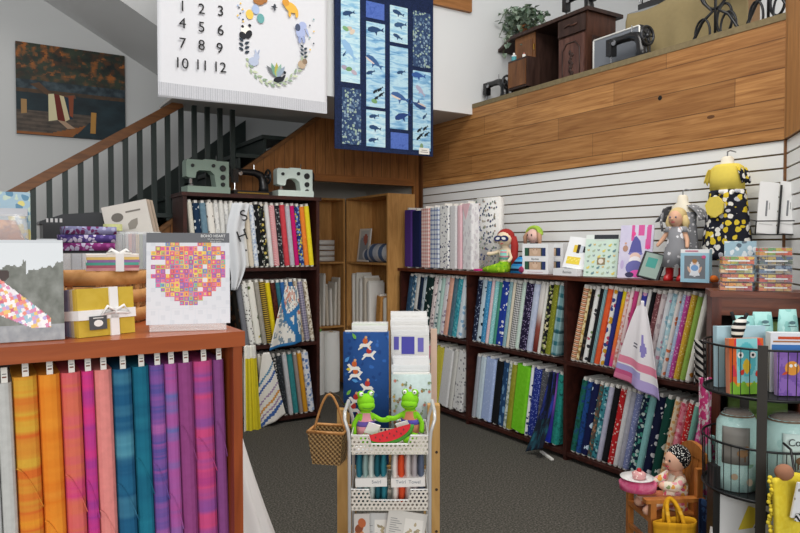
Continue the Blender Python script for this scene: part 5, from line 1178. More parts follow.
# blonde doll in a grey dress and red boots
p = top(676, 3.66); D_ = thing('doll', 'blonde doll in a grey snowflake dress and red boots standing on the bookcase', 'doll', (p.x, p.y, SZ), -PI / 2 + .15)
DSK = M('#d9a98c', .6)
skin('body', [(0, 0, .20, .040), (0, 0, .27, .040), (0, 0, .315, .03), (0, 0, .34, .016), (0, -.004, .385, .040), (.038, 0, .2, .024), (.042, 0, .11, .020), (.042, -.005, .03, .018), (-.038, 0, .2, .024), (-.042, 0, .11, .020), (-.042, -.005, .03, .018), (.05, 0, .31, .017), (.075, -.01, .25, .014), (.085, -.03, .2, .011), (-.05, 0, .31, .017), (-.085, -.01, .255, .014), (-.115, -.03, .21, .011)],
     [(0, 1), (1, 2), (2, 3), (3, 4), (0, 5), (5, 6), (6, 7), (0, 8), (8, 9), (9, 10), (2, 11), (11, 12), (12, 13), (2, 14), (14, 15), (15, 16)], DSK, D_)
G().sph((0, -.004, .387), (.046, .046, .054), 18).sph((-.002, -.05, .38), (.007, .008, .008), 8).build('head', DSK, D_, smooth=True)
for e in (-.018, .018): G().sph((e, -.0455, .392), (.0065, .004, .006), 8).build('eye', M('#4a5a78', .3), D_, smooth=True)
G().prism(ell(0, .362, .012, .004), -.0475, -.04).build('mouth', M('#b8505a', .6), D_)
g = G(); g.sph((0, .014, .402), (.056, .05, .054), 18); g.tube([(-.043, .01, .40), (-.054, .01, .355), (-.05, .01, .315)], [.02, .024, .01], 10); g.tube([(.043, .01, .40), (.056, .01, .355), (.052, .01, .31)], [.02, .024, .01], 10); g.tube([(0, .045, .40), (0, .055, .35), (0, .05, .30)], [.04, .045, .02], 12); g.build('hair', M('#d8c088', .75, 0, .25, 50), D_, smooth=True)
dr = G().loft([(.085, 0, 0, .092, .068), (.17, 0, 0, .076, .058), (.25, 0, 0, .054, .046), (.31, 0, 0, .048, .038), (.335, 0, 0, .028, .026)], 22).build('dress', fab('spots', '8d8e93 e2e2e6', .8), D_, smooth=True)
for sx in (-1, 1): G().loft([(.30, sx * .058, 0, .026, .026), (.335, sx * .045, 0, .02, .022)], 12).build('sleeve', fab('spots', '8d8e93 e2e2e6', .8), D_, smooth=True)
for sx in (-1, 1): G().loft([(0, sx * .042, -.016, .027, .042), (.022, sx * .042, -.012, .026, .038), (.04, sx * .042, 0, .023, .025), (.078, sx * .042, 0, .025, .025)], 14).build('boot', M('#c01c22', .4), D_, smooth=True)
# doll pattern box
def dbox(u, v): return '#eceef0' if v > .90 else '#9fc8dc' if abs(u - .5) > .36 or v > .80 or v < .10 else ('#e6e8ee' if (u - .5) ** 2 / .03 + (v - .42) ** 2 / .06 < 1 else '#7a8088')
p = top(697.5, 3.60); t = thing('doll_box', 'pale blue boxed doll outfit standing at the right end of the bookcase', 'box', (3.60, p.y, SZ), -PI / 2 + .25)
sheet('carton', .165, .195, dbox, 30, 36, t, .045, '#a9cfe0')
decal('doll_picture', [(ell(0, .118, .012, .014), '#e0b8a0'), (ell(0, .126, .015, .012), '#a87a4a'), ([(-.03, .04), (.03, .04), (.016, .10), (-.016, .10)], '#e8ecf4'), (ell(0, .085, .022, .018), '#7fa8d8'), (ell(-.032, .075, .007, .02, .4), '#e0b8a0'), (ell(.032, .075, .007, .02, -.4), '#e0b8a0'), (rect(-.055, .181, .02, .188), '#c86a8a'), (ell(.052, .150, .012, .010), '#d85a8a')], t, -.0462)
one('orange_puff', G().sph((0, 0, .022), (.032, .022, .022), 12).sph((.03, .005, .016), (.018, .016, .016), 10), fab('solid', 'd8702c'), 'small orange puff beside the pale blue doll box', 'ornament', (3.62, top(709, 3.62).y - .03, SZ), 0, smooth=True)
# little dresses on forms hung from the slatted wall
def dress_form(name, label, px, py0, X, fn):
    q = at(px, py0, X=X); return thing(name, label, 'dress form', (q.x, q.y, q.z), -PI / 2)
FORM = M('#e4ddcb', .7)
def form(t, top_, bot, w):
    G().loft([(bot, 0, 0, w * .8, .05), (bot + .1, 0, 0, w * .72, .05), (top_ - .13, 0, 0, w, .055), (top_ - .06, 0, 0, w * .9, .045), (top_ - .035, 0, 0, w * .4, .035), (top_, 0, 0, w * .36, .033), (top_ + .012, 0, 0, w * .25, .02)], 20).build('form', FORM, t, smooth=True)
    G().tube([(0, 0, top_ + .01), (0, 0, top_ + .04), (0, .03, top_ + .05), (0, .085, top_ + .045)], .004, 8).build('hook', M('#9a9c9e', .3, .8), t)
GREYD = fab('dots', '87888d d8d8dc', .55)
t = dress_form('dress_form', 'small grey dotted dress on a cream form hung on the slats behind the blonde doll', 682, 270, 3.83, None)
form(t, .47, .12, .085); G().loft([(.02, 0, 0, .125, .065), (.15, 0, 0, .11, .062), (.30, 0, 0, .092, .06), (.37, 0, 0, .096, .06)], 22).build('dress', GREYD, t, smooth=True)
for sx in (-1, 1):
    G().surf(lambda u, v: (sx * (.06 + .10 * v), -.055 + .11 * u + .01 * math.cos(v * 9), .42 - .10 * v * v - .02 * abs(u - .5)), 10, 8).build('flutter_sleeve', GREYD, t, smooth=True, solid=.004)
G().tube([(-.105, -.06, .37), (-.115, -.062, .31), (-.105, -.06, .25)], .008, 8).build('tie', GREYD, t, smooth=True)
YF_ = fab('solid', 'e0ca58 ead878'); FLR = fab('floral', '20222c e8e6e0 d8bc30 e4e2dc c8c9d0 e2c840', .62)
t = dress_form('dress_form', 'yellow and navy flowered dress on a cream form hung high on the slatted wall', 726, 262, 3.80, None)
form(t, .62, .2, .10); G().loft([(.42, 0, 0, .105, .07), (.50, 0, 0, .108, .072), (.565, 0, 0, .10, .06), (.585, 0, 0, .07, .05)], 22).build('bodice', YF_, t, smooth=True)
g = G(); g.surf(lambda u, v: ((.105 + .055 * (1 - v)) * (1 + .05 * math.sin(u * 40)) * math.cos(2 * PI * u), (.072 + .012 * (1 - v)) * (1 + .08 * math.sin(u * 40)) * math.sin(2 * PI * u), .01 + .42 * v), 80, 10); g.build('skirt', FLR, t, smooth=True, solid=.004)
G().loft([(.405, 0, 0, .110, .076), (.43, 0, 0, .110, .076)], 22).build('sash', FLR, t, smooth=True)
G().prism(ell(-.02, .33, .062, .066, .3, 7), -.094, -.082).build('flower_trim', YF_, t, bevel=.005)
for sx in (-1, 1):
    g = G(); g.surf(lambda u, v: (sx * (.085 + .032 * v + .006 * math.sin(u * 22)), -.05 + .10 * u, .560 - .085 * v ** 1.5 + .012 * math.sin(u * 20) * v), 24, 6); g.build('ruffle_sleeve', FLR if sx > 0 else YF_, t, smooth=True, solid=.004)
# draped cloths on the long bookcase
a = at(640, 300, X=X_RS - .012); b = at(640, 395, X=X_RS - .012); Hd = a.z - b.z
def pan(u, v):
    wd = .03 + .40 * (1 - v) ** .75 if v < .93 else .03; z = -Hd * (1 - v) * (1 - .16 * (1 - u)) if True else 0
    return (.05 + (u - .62) * wd * (.8 if v > .3 else .8) + .0 * v, -.025 - .018 * math.cos(u * 11) * (1 - v) - .01, z)
drape('nursery_quilt', 'white nursery panel with pink and lilac borders draped over the near upper bay', 'panel', a, -PI / 2, pan,
      lambda u, v: '#b8a8dc' if v < .12 and u > .35 else '#d87a9c' if v < .07 else '#e58aa4' if .22 < v < .31 else '#a9a4d8' if .12 < v < .20 and u < .6 else '#c85a88' if v < .12 else '#8f86c8' if (u - .66) ** 2 + ((v - .46) * .9) ** 2 < .006 or (.60 < u < .68 and .46 < v < .62) else '#6a6a78' if (.3 < u < .45 and .42 < v < .50 and int(v * 60) % 2) else '#f0ecf0', 28, 56)
a = at(556, 372, X=X_RS - .012); b = at(545, 466, X=X_RS - .12); Hd2 = a.z - .02
def navy(u, v): return (-.0 + (u - .5) * (.05 + .11 * (1 - v)) - .09 * (1 - v), -.02 - .02 * math.cos(u * 8) - .10 * (1 - v) ** 2, -Hd2 * (1 - v) * (1 - .10 * u))
drape('draped_cloth', 'dark navy galaxy cloth trailing from the middle lower bay to the carpet', 'cloth', a, -PI / 2, navy, lambda u, v: lerp(lin('#0e1626'), lin('#1f5a6a') if v < .4 else lin('#2a3a9c'), (fbm(u, v, 6) - .45) * 2.4), 24, 40)
p = at(541, 458, Z=.02)
one('cardboard_strip', G().box(-.012, -.10, 0, .012, .10, .012), M('#e8e6e0', .8), 'white cardboard strip on the carpet beside the navy cloth', 'card', (at(536, 447, Z=.0).x - .10, at(541, 455, Z=0).y - .05, .003), -.35, None, bevel=.002)
# dark price card before the far upper bay
t = thing('sign_card', 'dark framed card leaning before the far upper bay of bolts', 'sign', (X_RS - .03, at(418, 320, X=X_RS).y, at(418, 331, X=X_RS).z), -PI / 2, None, 0, .2)
sheet('card', .13, .22, lambda u, v: '#c9c9c4' if abs(u - .5) > .46 or abs(v - .5) > .475 else '#5a6470' if int(v * 24) % 3 == 0 and abs(u - .5) < .34 else '#232b38', 22, 32, t, .006, '#c9c9c4')
# ------------------------------------------------------------------ angled cabinet at the right
q = at(712, 291, Z=1.33); AZ, AR = 1.33, math.radians(-51)
ac = thing('corner_cabinet', 'reddish brown open cabinet across the right corner under clear fabric cases', 'cabinet', (q.x, q.y, 0), AR)
AW, AD = .45, .26; RB = wood('#552818', '#763c24', (.7, 6, 6), .38); RBV = wood('#4a2014', '#683020', (6, 6, .7), .4)
G().box(-.008, -.008, AZ - .03, AW, AD, AZ).build('top', RB, ac, bevel=.004)
G().box(.002, .002, AZ - .12, AW - .01, .022, AZ - .03).build('apron', RB, ac)
for x in (0, AW - .06): G().box(x, 0, 0, x + .045, AD - .005, AZ - .03).build('side_panel', RBV, ac, bevel=.002)
for z in (.10, .56, .86): G().box(.045, .005, z - .025, AW - .06, AD - .02, z).build('shelf', RB, ac)
G().box(.045, AD - .02, .02, AW - .06, AD - .006, AZ - .12).build('back_panel', M('#241410', .7), ac)
AM = Matrix.Translation((q.x, q.y, 0)) @ Matrix.Rotation(AR, 4, 'Z')
def ac_at(x, y, z): return AM @ Vector((x, y, z))
t = thing('folded_quilt', 'sage green folded quilt inside the corner cabinet', 'quilt', ac_at(.265, .13, .865), AR, None, 0, -.06)
for i in range(5): G().boxc((.004 * (i % 2), 0, .032 + .062 * i), (.22 - .01 * i, .17, .058)).build('fold', fab('batik', '8fae6a 9dba78 86a562'), t, bevel=.02, smooth=True)
t = thing('folded_cloth', 'black and white zebra cloth bundle at the left in the corner cabinet', 'cloth', ac_at(.092, .13, .865), AR, None, 0, .05)
for i in range(4): G().boxc((.0, 0, .035 + .068 * i), (.075, .15, .062), (0, 0, .1 * (i % 2))).build('fold', fab('diag', '17171a e6e4de', .9), t, bevel=.018, smooth=True)
t = thing('folded_quilt', 'olive green folded quilt low in the corner cabinet', 'quilt', ac_at(.22, .13, .565), AR)
for i in range(3): G().boxc((0, 0, .04 + .075 * i), (.26, .18, .07)).build('fold', fab('batik', '6f8f4a 7f9f5a'), t, bevel=.022, smooth=True)
# clear cases of cut fabric on the cabinet
CASES = [(0, .06, 'c83a3a d8b060 e89a3a 8a3a4a', 'lowest'), (0, .06, 'd84a2a e8c84a c86a3a a83a4a', 'second from below'), (0, .06, 'e8d8b0 d8842c b84a3a 7f9a4a', 'third from below'), (0, .06, 'd8602c e8c03a 6f9a3a c84a3a', 'topmost')]
CASES2 = ['c8484a e0a848 a83a58 d8c878', 'd05a3a b8344a e0c060 8a6a8a', '2f4a78 8aa0b8 1f2a44 c8b48a', '5a6a3a 3f5a8a c8a84a 2a3a5a', 'e0642c c8b83a 5f9a4a d8442c']
def case(label, x, y, z, cols, rz=0):
    t = thing('clear_case', label, 'case', ac_at(x, y, z), AR + rz, 'clear cases of cut fabric'); cl = cols.split(); k = len(cl)
    G().boxc((0, 0, .0215), (.150, .11, .042)).build('case', plastic(.13, '#f2f4f4'), t, bevel=.008)
    for i, c in enumerate(cl): G().boxc((-.054 + .036 * i, 0, .0115), (.034, .096, .017)).build('folded_fabric', fab('batik', c + ' ' + cl[(i + 1) % k]), t, bevel=.004)
    for i, c in enumerate(cl[::-1]): G().boxc((-.054 + .036 * i, 0, .031), (.034, .096, .016)).build('folded_fabric', fab('floral', c + ' ' + cl[(i + 2) % k], 1.6), t, bevel=.004)
    G().boxc((0, -.0555, .019), (.1, .002, .006)).build('latch', M('#e8eaea', .3), t)
for i, (dx, y, c, nm) in enumerate(CASES): case('clear case of orange and red fabrics, %s in the left stack of cases' % nm, .115 + .006 * (i % 2), .085, AZ + .001 + .0438 * i, c, .06 * (i % 2) - .03)
for i, c in enumerate(CASES2): case('clear case of %s fabrics, %s in the right stack' % (['red and gold', 'coral and plum', 'navy and cream', 'olive and blue', 'orange and green'][i], ['lowest', 'second from below', 'middle', 'fourth from below', 'topmost'][i]), .285 + .005 * (i % 2), .085, AZ + .001 + .0438 * i, c, .04 - .06 * (i % 2))
t = thing('fabric_packet', 'pale blue printed packet leaning behind the left stack of clear cases', 'packet', ac_at(.15, .17, AZ + .002), AR, None, -.1)
G().box(-.075, 0, 0, .075, .014, .25).build('packet', fab('floral', '9ab8c8 5a6a78 d8e2e8', .8), t, bevel=.003)
# wire rack with white booklets on the angled wall
hp = P0 + d_ * .13 + n_ * .05; hz = at(775, 226, X=hp.x).z
wr = thing('wire_display_rack', 'black wire rack holding white booklets on the slats at the right corner', 'rack', (hp.x - .05, hp.y + .0, hz - .05), math.radians(-43))
WIRE = M('#17181a', .4, .3)
g = G(); W_r = .115
for z, y in ((.0, -.03), (.075, -.05)): g.tube([(-W_r, .05, z + .01), (-W_r, y, z), (W_r, y, z), (W_r, .05, z + .01)], .0035, 6)
for i in range(3): x = -W_r + W_r * i; g.tube([(x, -.05, .075), (x, -.03, 0), (x, .03, .0), (x, .06, .05)], .0035, 6)
g.tube([(W_r, .05, .01), (W_r + .05, .04, .03), (W_r + .09, .0, .03)], .0035, 6); g.tube([(W_r + .02, .04, .03), (W_r + .05, .0, .0), (W_r + .08, .02, .05)], .003, 6)
g.build('wire_frame', WIRE, wr, smooth=True)
for i, x in enumerate((-.054, .054)):
    t = thing('booklet', ['white booklet on the left of the black wire rack', 'white booklet on the right of the black wire rack'][i], 'booklet', wr.matrix_basis @ Vector((x, -.012, .006)), math.radians(-43), 'white booklets in the wire rack', -.2, .12)
    G().box(-.05, 0, 0, .05, .012, .30).build('booklet', M('#e6e6e6', .5, 0, .04, 8), t, bevel=.002); decal('booklet_print', [(rect(-.012, .10, -.002, .19), '#7a7c80'), (rect(.005, .14, .009, .18), '#a0a0a0'), (rect(-.04, .05, .03, .056), '#c8c8c8')], t, -.0008)
one('booklet_spacer', G().box(-.005, -.004, 0, .005, .004, .28), M('#1a1b1e', .5), 'black divider between the two white booklets', 'divider', wr.matrix_basis @ Vector((0.005, -.02, .006)), math.radians(-43), None, -.2, .12)
# round wire stand with soft books and baby bedding
WD = 2.95; WX = cam_xy((766 - 400) / CAM_F * WD, WD); WMx = Matrix.Translation((WX[0], WX[1], 0)) @ Matrix.Rotation(-YAW, 4, 'Z'); WR = .245
def wst(x, y, z): return WMx @ Vector((x, y, z))
ws = thing('wire_stand', 'black round wire basket stand of baby things in the right foreground', 'stand', (WX[0], WX[1], 0), -YAW)
for z0, z1 in ((.925, 1.13), (.50, .715)):
    bk_ = G(); circ = lambda z, r: [(r * math.cos(2 * PI * k / 48), r * math.sin(2 * PI * k / 48), z) for k in range(48)]
    bk_.tube(circ(z1, WR), .005, 6, True); bk_.tube(circ(z0, WR - .004), .0075, 6, True)
    bk_ = bk_.build('basket', WIRE, ws, smooth=True)
    g = G()
    for k in range(44): a_ = 2 * PI * k / 44; g.tube([(WR * math.cos(a_), WR * math.sin(a_), z1), ((WR - .004) * math.cos(a_), (WR - .004) * math.sin(a_), z0)], .0019, 5)
    g.build('wires', WIRE, bk_)
    g = G(); g.lathe([(.02, z0 - .008), (WR - .01, z0 - .008), (WR - .01, z0 - .003), (.02, z0 - .003)], 40); g.build('floor', M('#202224', .5), bk_)
for a_ in (-2.09, -.35, 1.4): x, y = (WR + .008) * math.cos(a_), (WR + .008) * math.sin(a_); G().boxc((x, y, .575), (.038, .012, 1.15), (0, 0, a_ + PI / 2)).build('post', M('#3a3632', .45, .3), ws, bevel=.003)
G().boxc((-.225, -.02, .30), (.03, .06, .60)).build('leg', M('#141517', .5), ws, bevel=.004)
bg_ = 'soft books in the upper wire basket'
def beak(u, v):
    if v < .18 + .05 * math.sin(u * 20): return '#7fb83a'
    if (u - .5) ** 2 + (v - .62) ** 2 * .8 < .075: return '#5fc0c8' if not ((u - .5) ** 2 / .012 + (v - .50) ** 2 / .018 < 1) else '#e8c23a'
    if u < .2 or u > .82: return '#e0642c' if fbm(u, v, 5) > .45 else '#d83a4a'
    return '#8fd4d8' if v > .2 else '#d8c23a'
t = thing('soft_book', 'turquoise and orange cloth baby book at the left of the upper wire basket', 'book', wst(-.135, -.085, .927), -YAW + .12, bg_, -.06)
sheet('cover', .155, .235, beak, 34, 44, t, .03, '#d88a6a', .85); decal('bird_print', [(ell(-.028, .165, .014, .014), '#f2f2ee'), (ell(.028, .165, .014, .014), '#f2f2ee'), (ell(-.028, .165, .006, .006), '#222'), (ell(.028, .165, .006, .006), '#222'), (leafp(-.03, .08, .03, .02, 1), '#d83a2c'), (leafp(.05, .07, .03, .02, 1.8), '#d83a2c')], t, -.0312)
t = thing('soft_book', 'olive spined cloth book behind the turquoise one in the wire basket', 'book', wst(-.08, -.05, .927), -YAW + .12, bg_, -.06); G().box(-.09, 0, 0, .055, .03, .225).build('cover', fab('vbands', 'b8a84a 8a9a4a c8b86a', 2), t, bevel=.006)
t = thing('soft_book', 'purple cloth book with an orange bird at the right of the upper wire basket', 'book', wst(.078, -.12, .927), -YAW - .1, bg_, -.05)
sheet('cover', .19, .185, lambda u, v: '#d8702c' if (u - .78) ** 2 + (v - .45) ** 2 < .06 else '#8f6ab8' if fbm(u, v, 4) > .5 else '#7a58a8', 36, 32, t, .03, '#a890c8', .85); decal('bird_print', [(ell(-.035, .115, .03, .03), '#e0963a'), (ell(-.04, .125, .007, .007), '#f2f2ee'), (ell(-.02, .128, .007, .007), '#f2f2ee'), (leafp(-.05, .1, .03, .012, 3.6), '#c8502c'), (ell(.06, .09, .03, .036), '#c84a2c')], t, -.0312)
t = thing('boxed_toy', 'white and blue box standing at the right in the upper wire basket', 'box', wst(.10, -.075, .927), -YAW - .1, None, 0)
G().box(-.11, 0, 0, .11, .05, .255).build('carton', M('#e2e6ea', .5, 0, .04, 8), t, bevel=.003); decal('box_print', [(rect(-.105, .175, .105, .205), '#3f78b8'), (rect(-.1, .215, .02, .222), '#a8744a'), (rect(-.08, .228, .06, .24), '#c8502c')], t, -.0008)
t = thing('boxed_toy', 'flat pale blue box standing behind the soft books', 'box', wst(-.06, .05, .927), -YAW + .1, None, -.03); G().box(-.13, 0, 0, .10, .03, .27).build('carton', M('#b8d8e4', .5, 0, .05, 8), t, bevel=.003)
t = thing('zebra_toy', 'little black and white zebra toy peeking from the upper wire basket', 'soft toy', wst(-.12, .006, .93), -YAW)
G().loft([(0, 0, 0, .03, .025), (.15, 0, 0, .03, .025), (.22, 0, 0, .022, .02), (.27, .005, -.005, .03, .026), (.30, .012, -.01, .024, .02), (.315, .02, -.012, .008, .008)], 14).build('body', fab('bands', '17171a ece9e2', 4), t, smooth=True)
G().tube([(-.012, 0, .30), (-.024, .0, .335)], .008, 8).tube([(.03, 0, .30), (.045, .0, .33)], .008, 8).build('ears', M('#17171a', .8), t, smooth=True)
for i, (x, y, nm) in enumerate([(-.03, .085, 'left'), (.07, .11, 'middle'), (.17, .075, 'right')]):
    t = thing('pouch', 'mint cloth pouch, %s of the three behind the upper basket books' % nm, 'pouch', wst(x, y + .03, .927), -YAW - .2 + .15 * i, 'mint pouches in the upper wire basket', -.05)
    G().loft([(0, 0, 0, .046, .025), (.15, 0, 0, .050, .03), (.27, 0, 0, .048, .024), (.31 + .015 * i, 0, 0, .042, .008)], 14).build('pouch', fab('leaf', 'a8d8d4 8ec4c0 bce4e0', .7), t, smooth=True)
    decal('pouch_print', [(ell(0, .28, .016, .008), '#5a7a80'), (rect(-.02, .262, .02, .266), '#4a6a70')], t, -.031)
def bedding(label, x, y, rz, r_, word):
    t = thing('bedding_pack', label, 'bedding', wst(x, y, .502), -YAW + rz, 'mint bedding packs in the lower wire basket')
    G().loft([(0, 0, 0, r_ * .9, r_ * .8), (.06, 0, 0, r_, r_ * .88), (.18, 0, 0, r_, r_ * .9), (.29, 0, 0, r_ * .97, r_ * .86), (.325, 0, 0, r_ * .75, r_ * .65)], 20).build('rolled_blanket', fab('leaf', 'b4ded8 a0d0ca c0e6e0', .8), t, smooth=True)
    G().loft([(.0, 0, 0, r_ * .93, r_ * .83), (.06, 0, 0, r_ * 1.03, r_ * .91), (.29, 0, 0, r_ * 1.0, r_ * .89), (.345, 0, 0, r_ * .6, r_ * .5)], 20).build('plastic_wrap', plastic(.14, '#f4f6f6', .08), t, smooth=True)
    G().loft([(.318, 0, 0, r_ * .85, r_ * .75), (.338, 0, 0, r_ * .5, r_ * .45)], 16).build('fur_lining', M('#8a7460', .95, 0, .5, 50), t, smooth=True)
    lb = G(); lb.surf(lambda u, v: (r_ * 1.04 * math.sin((u - .5) * 1.3 - (.3 if word == 0 else 0)), -r_ * .93 * math.cos((u - .5) * 1.3 - (.3 if word == 0 else 0)), .12 + .16 * v), 10, 4); lb.build('label', M('#7d7a74' if word == 0 else '#cfe4de', .6), t, smooth=True, solid=.001)
    if word: text(word, .042, M('#2a2c30', .6), t, (-.0, -r_ * .96, .245), ext=.0005)
    decal('deer_print', [(ell(0, .17, .022, .016), '#8a6a4a'), (ell(.018, .192, .009, .012), '#8a6a4a'), (rect(-.014, .135, -.009, .16), '#6a4e36'), (rect(.008, .135, .013, .16), '#6a4e36'), (ell(-.03, .07, .014, .014), '#b09a80'), (ell(.03, .05, .012, .016), '#c8b8a0'), (leafp(.02, .11, .03, .014, .6), '#7aa088')], t, -r_ * .96)
    return t
bedding('mint rolled baby blanket in clear wrap at the left of the lower wire basket', -.13, -.03, -.2, .085, 0)
bedding('mint rolled baby blanket lettered count at the right of the lower wire basket', .045, -.11, .0, .102, 'Count')
# leaning white board below the stand
t = thing('white_board', 'white boxed panel with yellow and black print leaning below the wire stand', 'board', wst(-.15, -.08, .022), -YAW - .05, None, -.10, .16)
G().box(-.14, 0, 0, .14, .02, .47).build('board', M('#dddedf', .6, 0, .05, 8), t, bevel=.003)
decal('board_print', [(([(-.03, .30), (.03, .32), (.06, .40), (.0, .41)]), '#d8c23a'), ([(.035, .32), (.075, .33), (.11, .39), (.06, .405)], '#24262c')], t, -.0008)
# yellow plush cloth hanging at the right edge
t = thing('plush_blanket', 'yellow fringed baby blanket with a grey dotted corner at the lower right edge', 'blanket', wst(-.035, -.335, .20), -YAW, None)
g = G(); g.surf(lambda u, v: ((u - .5) * .26, .05 * (u - .5) - .012 * math.cos(u * 9) - .03 * math.sin(v * 3), .47 * v - .03 * abs(u - .4)), 24, 30); g.build('cloth', fab('batik', 'dcc02c e8d44a'), t, smooth=True, solid=.02)
G().boxc((.015, -.065, .38), (.17, .008, .14), (.1, .12, .15)).build('dotted_patch', fab('spots', 'e4e4e4 8a8478', .9), t, bevel=.003); G().boxc((.01, -.07, .31), (.15, .006, .03), (.1, .2, .15)).build('striped_tape', fab('diag', '1c1c20 dcdcdc', 1.5), t)
G().sph((-.08, -.03, .48), (.036, .03, .032), 12).sph((.03, -.03, .50), (.045, .035, .03), 12).build('brown_ears', M('#9a6a50', .9), t, smooth=True)
g = G()
for k in range(34): z = .01 + .0135 * k; g.sph((-.132 + .004 * (k % 2), -.03 + .01 * math.sin(k), z), (.010, .010, .009), 6)
g.build('fringe', fab('batik', 'dcc02c e8d44a'), t, smooth=True)
G().tube([(-.02, 0, .46), (-.02, .03, .55), (-.02, .082, .56)], .005, 8).build('hanger', WIRE, t)
# hanging cloths by the cabinet's left end
hx = at(702, 300, X=3.50)
def hang(label, px0, px1, ytop, ybot, D, cols, fc):
    a_ = at((px0 + px1) / 2, ytop, D=D); b_ = at((px0 + px1) / 2, ybot, D=D); w_ = (px1 - px0) * D / CAM_F; H_ = a_.z - max(b_.z, .02)
    t = painted('hanging_cloth', lambda u, v: ((u - .5) * w_ * (1.15 - .3 * v), -.02 * math.cos(u * 9 + v * 2), -H_ * (1 - v) * (1 - .08 * u)), fc, 36, 90, None, .85); t.location = a_; t.rotation_euler = (0, 0, -YAW); return tag(t, label, 'cloth', 'cloths hanging between the bookcase and the wire stand')
hang('pink and white flowered cloth hanging at the end of the long bookcase', 699, 713, 378, 470, 3.34, None, lambda u, v: '#d8488a' if fbm(u, v * 3, 5) > .56 else '#e8a0c0' if fbm(u + 3, v * 3, 6) > .55 else '#ece6e6')
hang('grey and aqua cloth hanging below the pink flowered one', 703, 716, 436, 540, 3.22, None, lambda u, v: '#9fc8c4' if fbm(u, v * 2, 4) > .54 else '#c8c4cc' if fbm(u + 2, v * 2, 6) > .5 else '#d85a90')
hang('navy cloth hanging lowest beside the wire stand', 698, 722, 500, 560, 3.10, None, lambda u, v: '#1c2a4a' if fbm(u, v, 5) > .4 else '#34507a')
hang('black and white cloth sticking out of the near upper bay', 694, 707, 340, 385, 3.60, None, lambda u, v: '#e6e4de' if int((u + v * 2.5) * 5) % 2 else '#1a1a1c')
# ------------------------------------------------------------------ small wooden chair with a rag doll
HD = 3.28; HX = cam_xy((665 - 400) / CAM_F * HD, HD); HM = Matrix.Translation((HX[0], HX[1], 0)) @ Matrix.Rotation(-YAW, 4, 'Z')
CW = wood('#9a5a26', '#bd7a3c', (4, 4, 1), .4)
def hc(x, y, z): return HM @ Vector((x, y, z))
chr_ = thing('doll_chair', 'small honey wooden armchair holding a rag doll before the long bookcase', 'chair', (HX[0], HX[1], 0), -YAW + .10)
G().boxc((-.0, 0, .262), (.25, .24, .022)).build('seat', CW, chr_, bevel=.006)
for k, y in enumerate((-.075, -.025, .025, .075)): G().boxc((.125 + .022, y, .40), (.016, .044, .27), (0, .16, 0)).build('back_slat', CW, chr_, bevel=.004)
G().prism([(-.115, .52), (.115, .52), (.105, .56), (.05, .585), (.0, .592), (-.05, .585), (-.105, .56)], .155, .175, 'x').build('top_rail', CW, chr_, bevel=.005)
for y in (-.12, .12):
    G().boxc((-.005, y, .355), (.29, .04, .018)).build('armrest', CW, chr_, bevel=.006)
    for x in (-.11, .118):
        G().box(x - .014, y - .014, 0.01, x + .014, y + .014, .345 if x < 0 else .50).build('leg', CW, chr_, bevel=.004)
    G().prism([(-.17, .035), (-.16, .02), (0, 0), (.17, .02), (.2, .05), (.17, .035), (0, .018)], y - .012, y + .012).build('rocker', CW, chr_)
G().boxc((-.115, 0, .15), (.016, .24, .02)).build('stretcher', CW, chr_)
HR = Matrix.Translation((HX[0], HX[1], 0)) @ Matrix.Rotation(-YAW + .10, 4, 'Z')
rd = thing('rag_doll', 'floral rag doll in a black and white dotted bonnet sitting in the small chair', 'doll', HR @ Vector((.075, 0, .275)), -YAW + .25 - PI / 2)
RSK = M('#d9aa90', .85); FLW = fab('floral', 'e8dcc8 d8607a e0a04a 8a9a6a e8a0a8', .8)
skin('body', [(0, 0, .045, .048), (0, 0, .11, .045), (0, 0, .15, .034), (0, -.005, .18, .018), (0, -.01, .225, .045), (-.03, -.05, .04, .026), (-.04, -.13, .045, .024), (-.04, -.21, .02, .024), (.03, -.05, .04, .026), (.04, -.13, .045, .024), (.042, -.215, .0, .024), (-.05, -.01, .14, .02), (-.075, -.05, .10, .018), (-.06, -.11, .10, .017), (.05, -.01, .14, .02), (.07, -.06, .12, .018), (.05, -.14, .135, .018)],
     [(0, 1), (1, 2), (2, 3), (3, 4), (0, 5), (5, 6), (6, 7), (0, 8), (8, 9), (9, 10), (2, 11), (11, 12), (12, 13), (2, 14), (14, 15), (15, 16)], RSK, rd)
G().sph((0, -.012, .228), (.052, .05, .055), 18).sph((0, -.062, .222), (.008, .008, .008), 8).build('head', RSK, rd, smooth=True)
for e in (-.02, .02): G().sph((e, -.058, .235), (.006, .004, .007), 8).build('eye', M('#2a2420', .4), rd, smooth=True)
G().prism(ell(0, .203, .012, .004), -.062, -.05).build('mouth', M('#c0505a', .8), rd)
G().sph((0, .008, .245), (.06, .056, .06), 20).build('bonnet', fab('dots', '17171a ecebe6', 1.5), rd, smooth=True)
G().loft([(.0, 0, -.01, .064, .06), (.06, 0, -.01, .062, .058), (.11, 0, 0, .054, .05), (.16, 0, 0, .036, .034)], 18).build('dress', FLW, rd, smooth=True)
for s_, path in ((-1, [(-.045, -.008, .145), (-.075, -.05, .105), (-.062, -.10, .10)]), (1, [(.045, -.008, .145), (.07, -.06, .122), (.055, -.12, .133)])): G().tube(path, [.026, .025, .022], 10).build('sleeve', FLW, rd, smooth=True)
for sx in (-1, 1): G().tube([(sx * .032, -.06, .042), (sx * .04, -.13, .046), (sx * .041, -.185, .03)], [.03, .029, .028], 10).build('striped_stocking', fab('bands', 'e8c8b0 c87a5a', 3), rd, smooth=True)
pl_ = thing('toy_plate', 'white toy plate of pink cloth cakes held before the rag doll', 'plate', HR @ Vector((-.135, -.01, .415)), -YAW - .25)
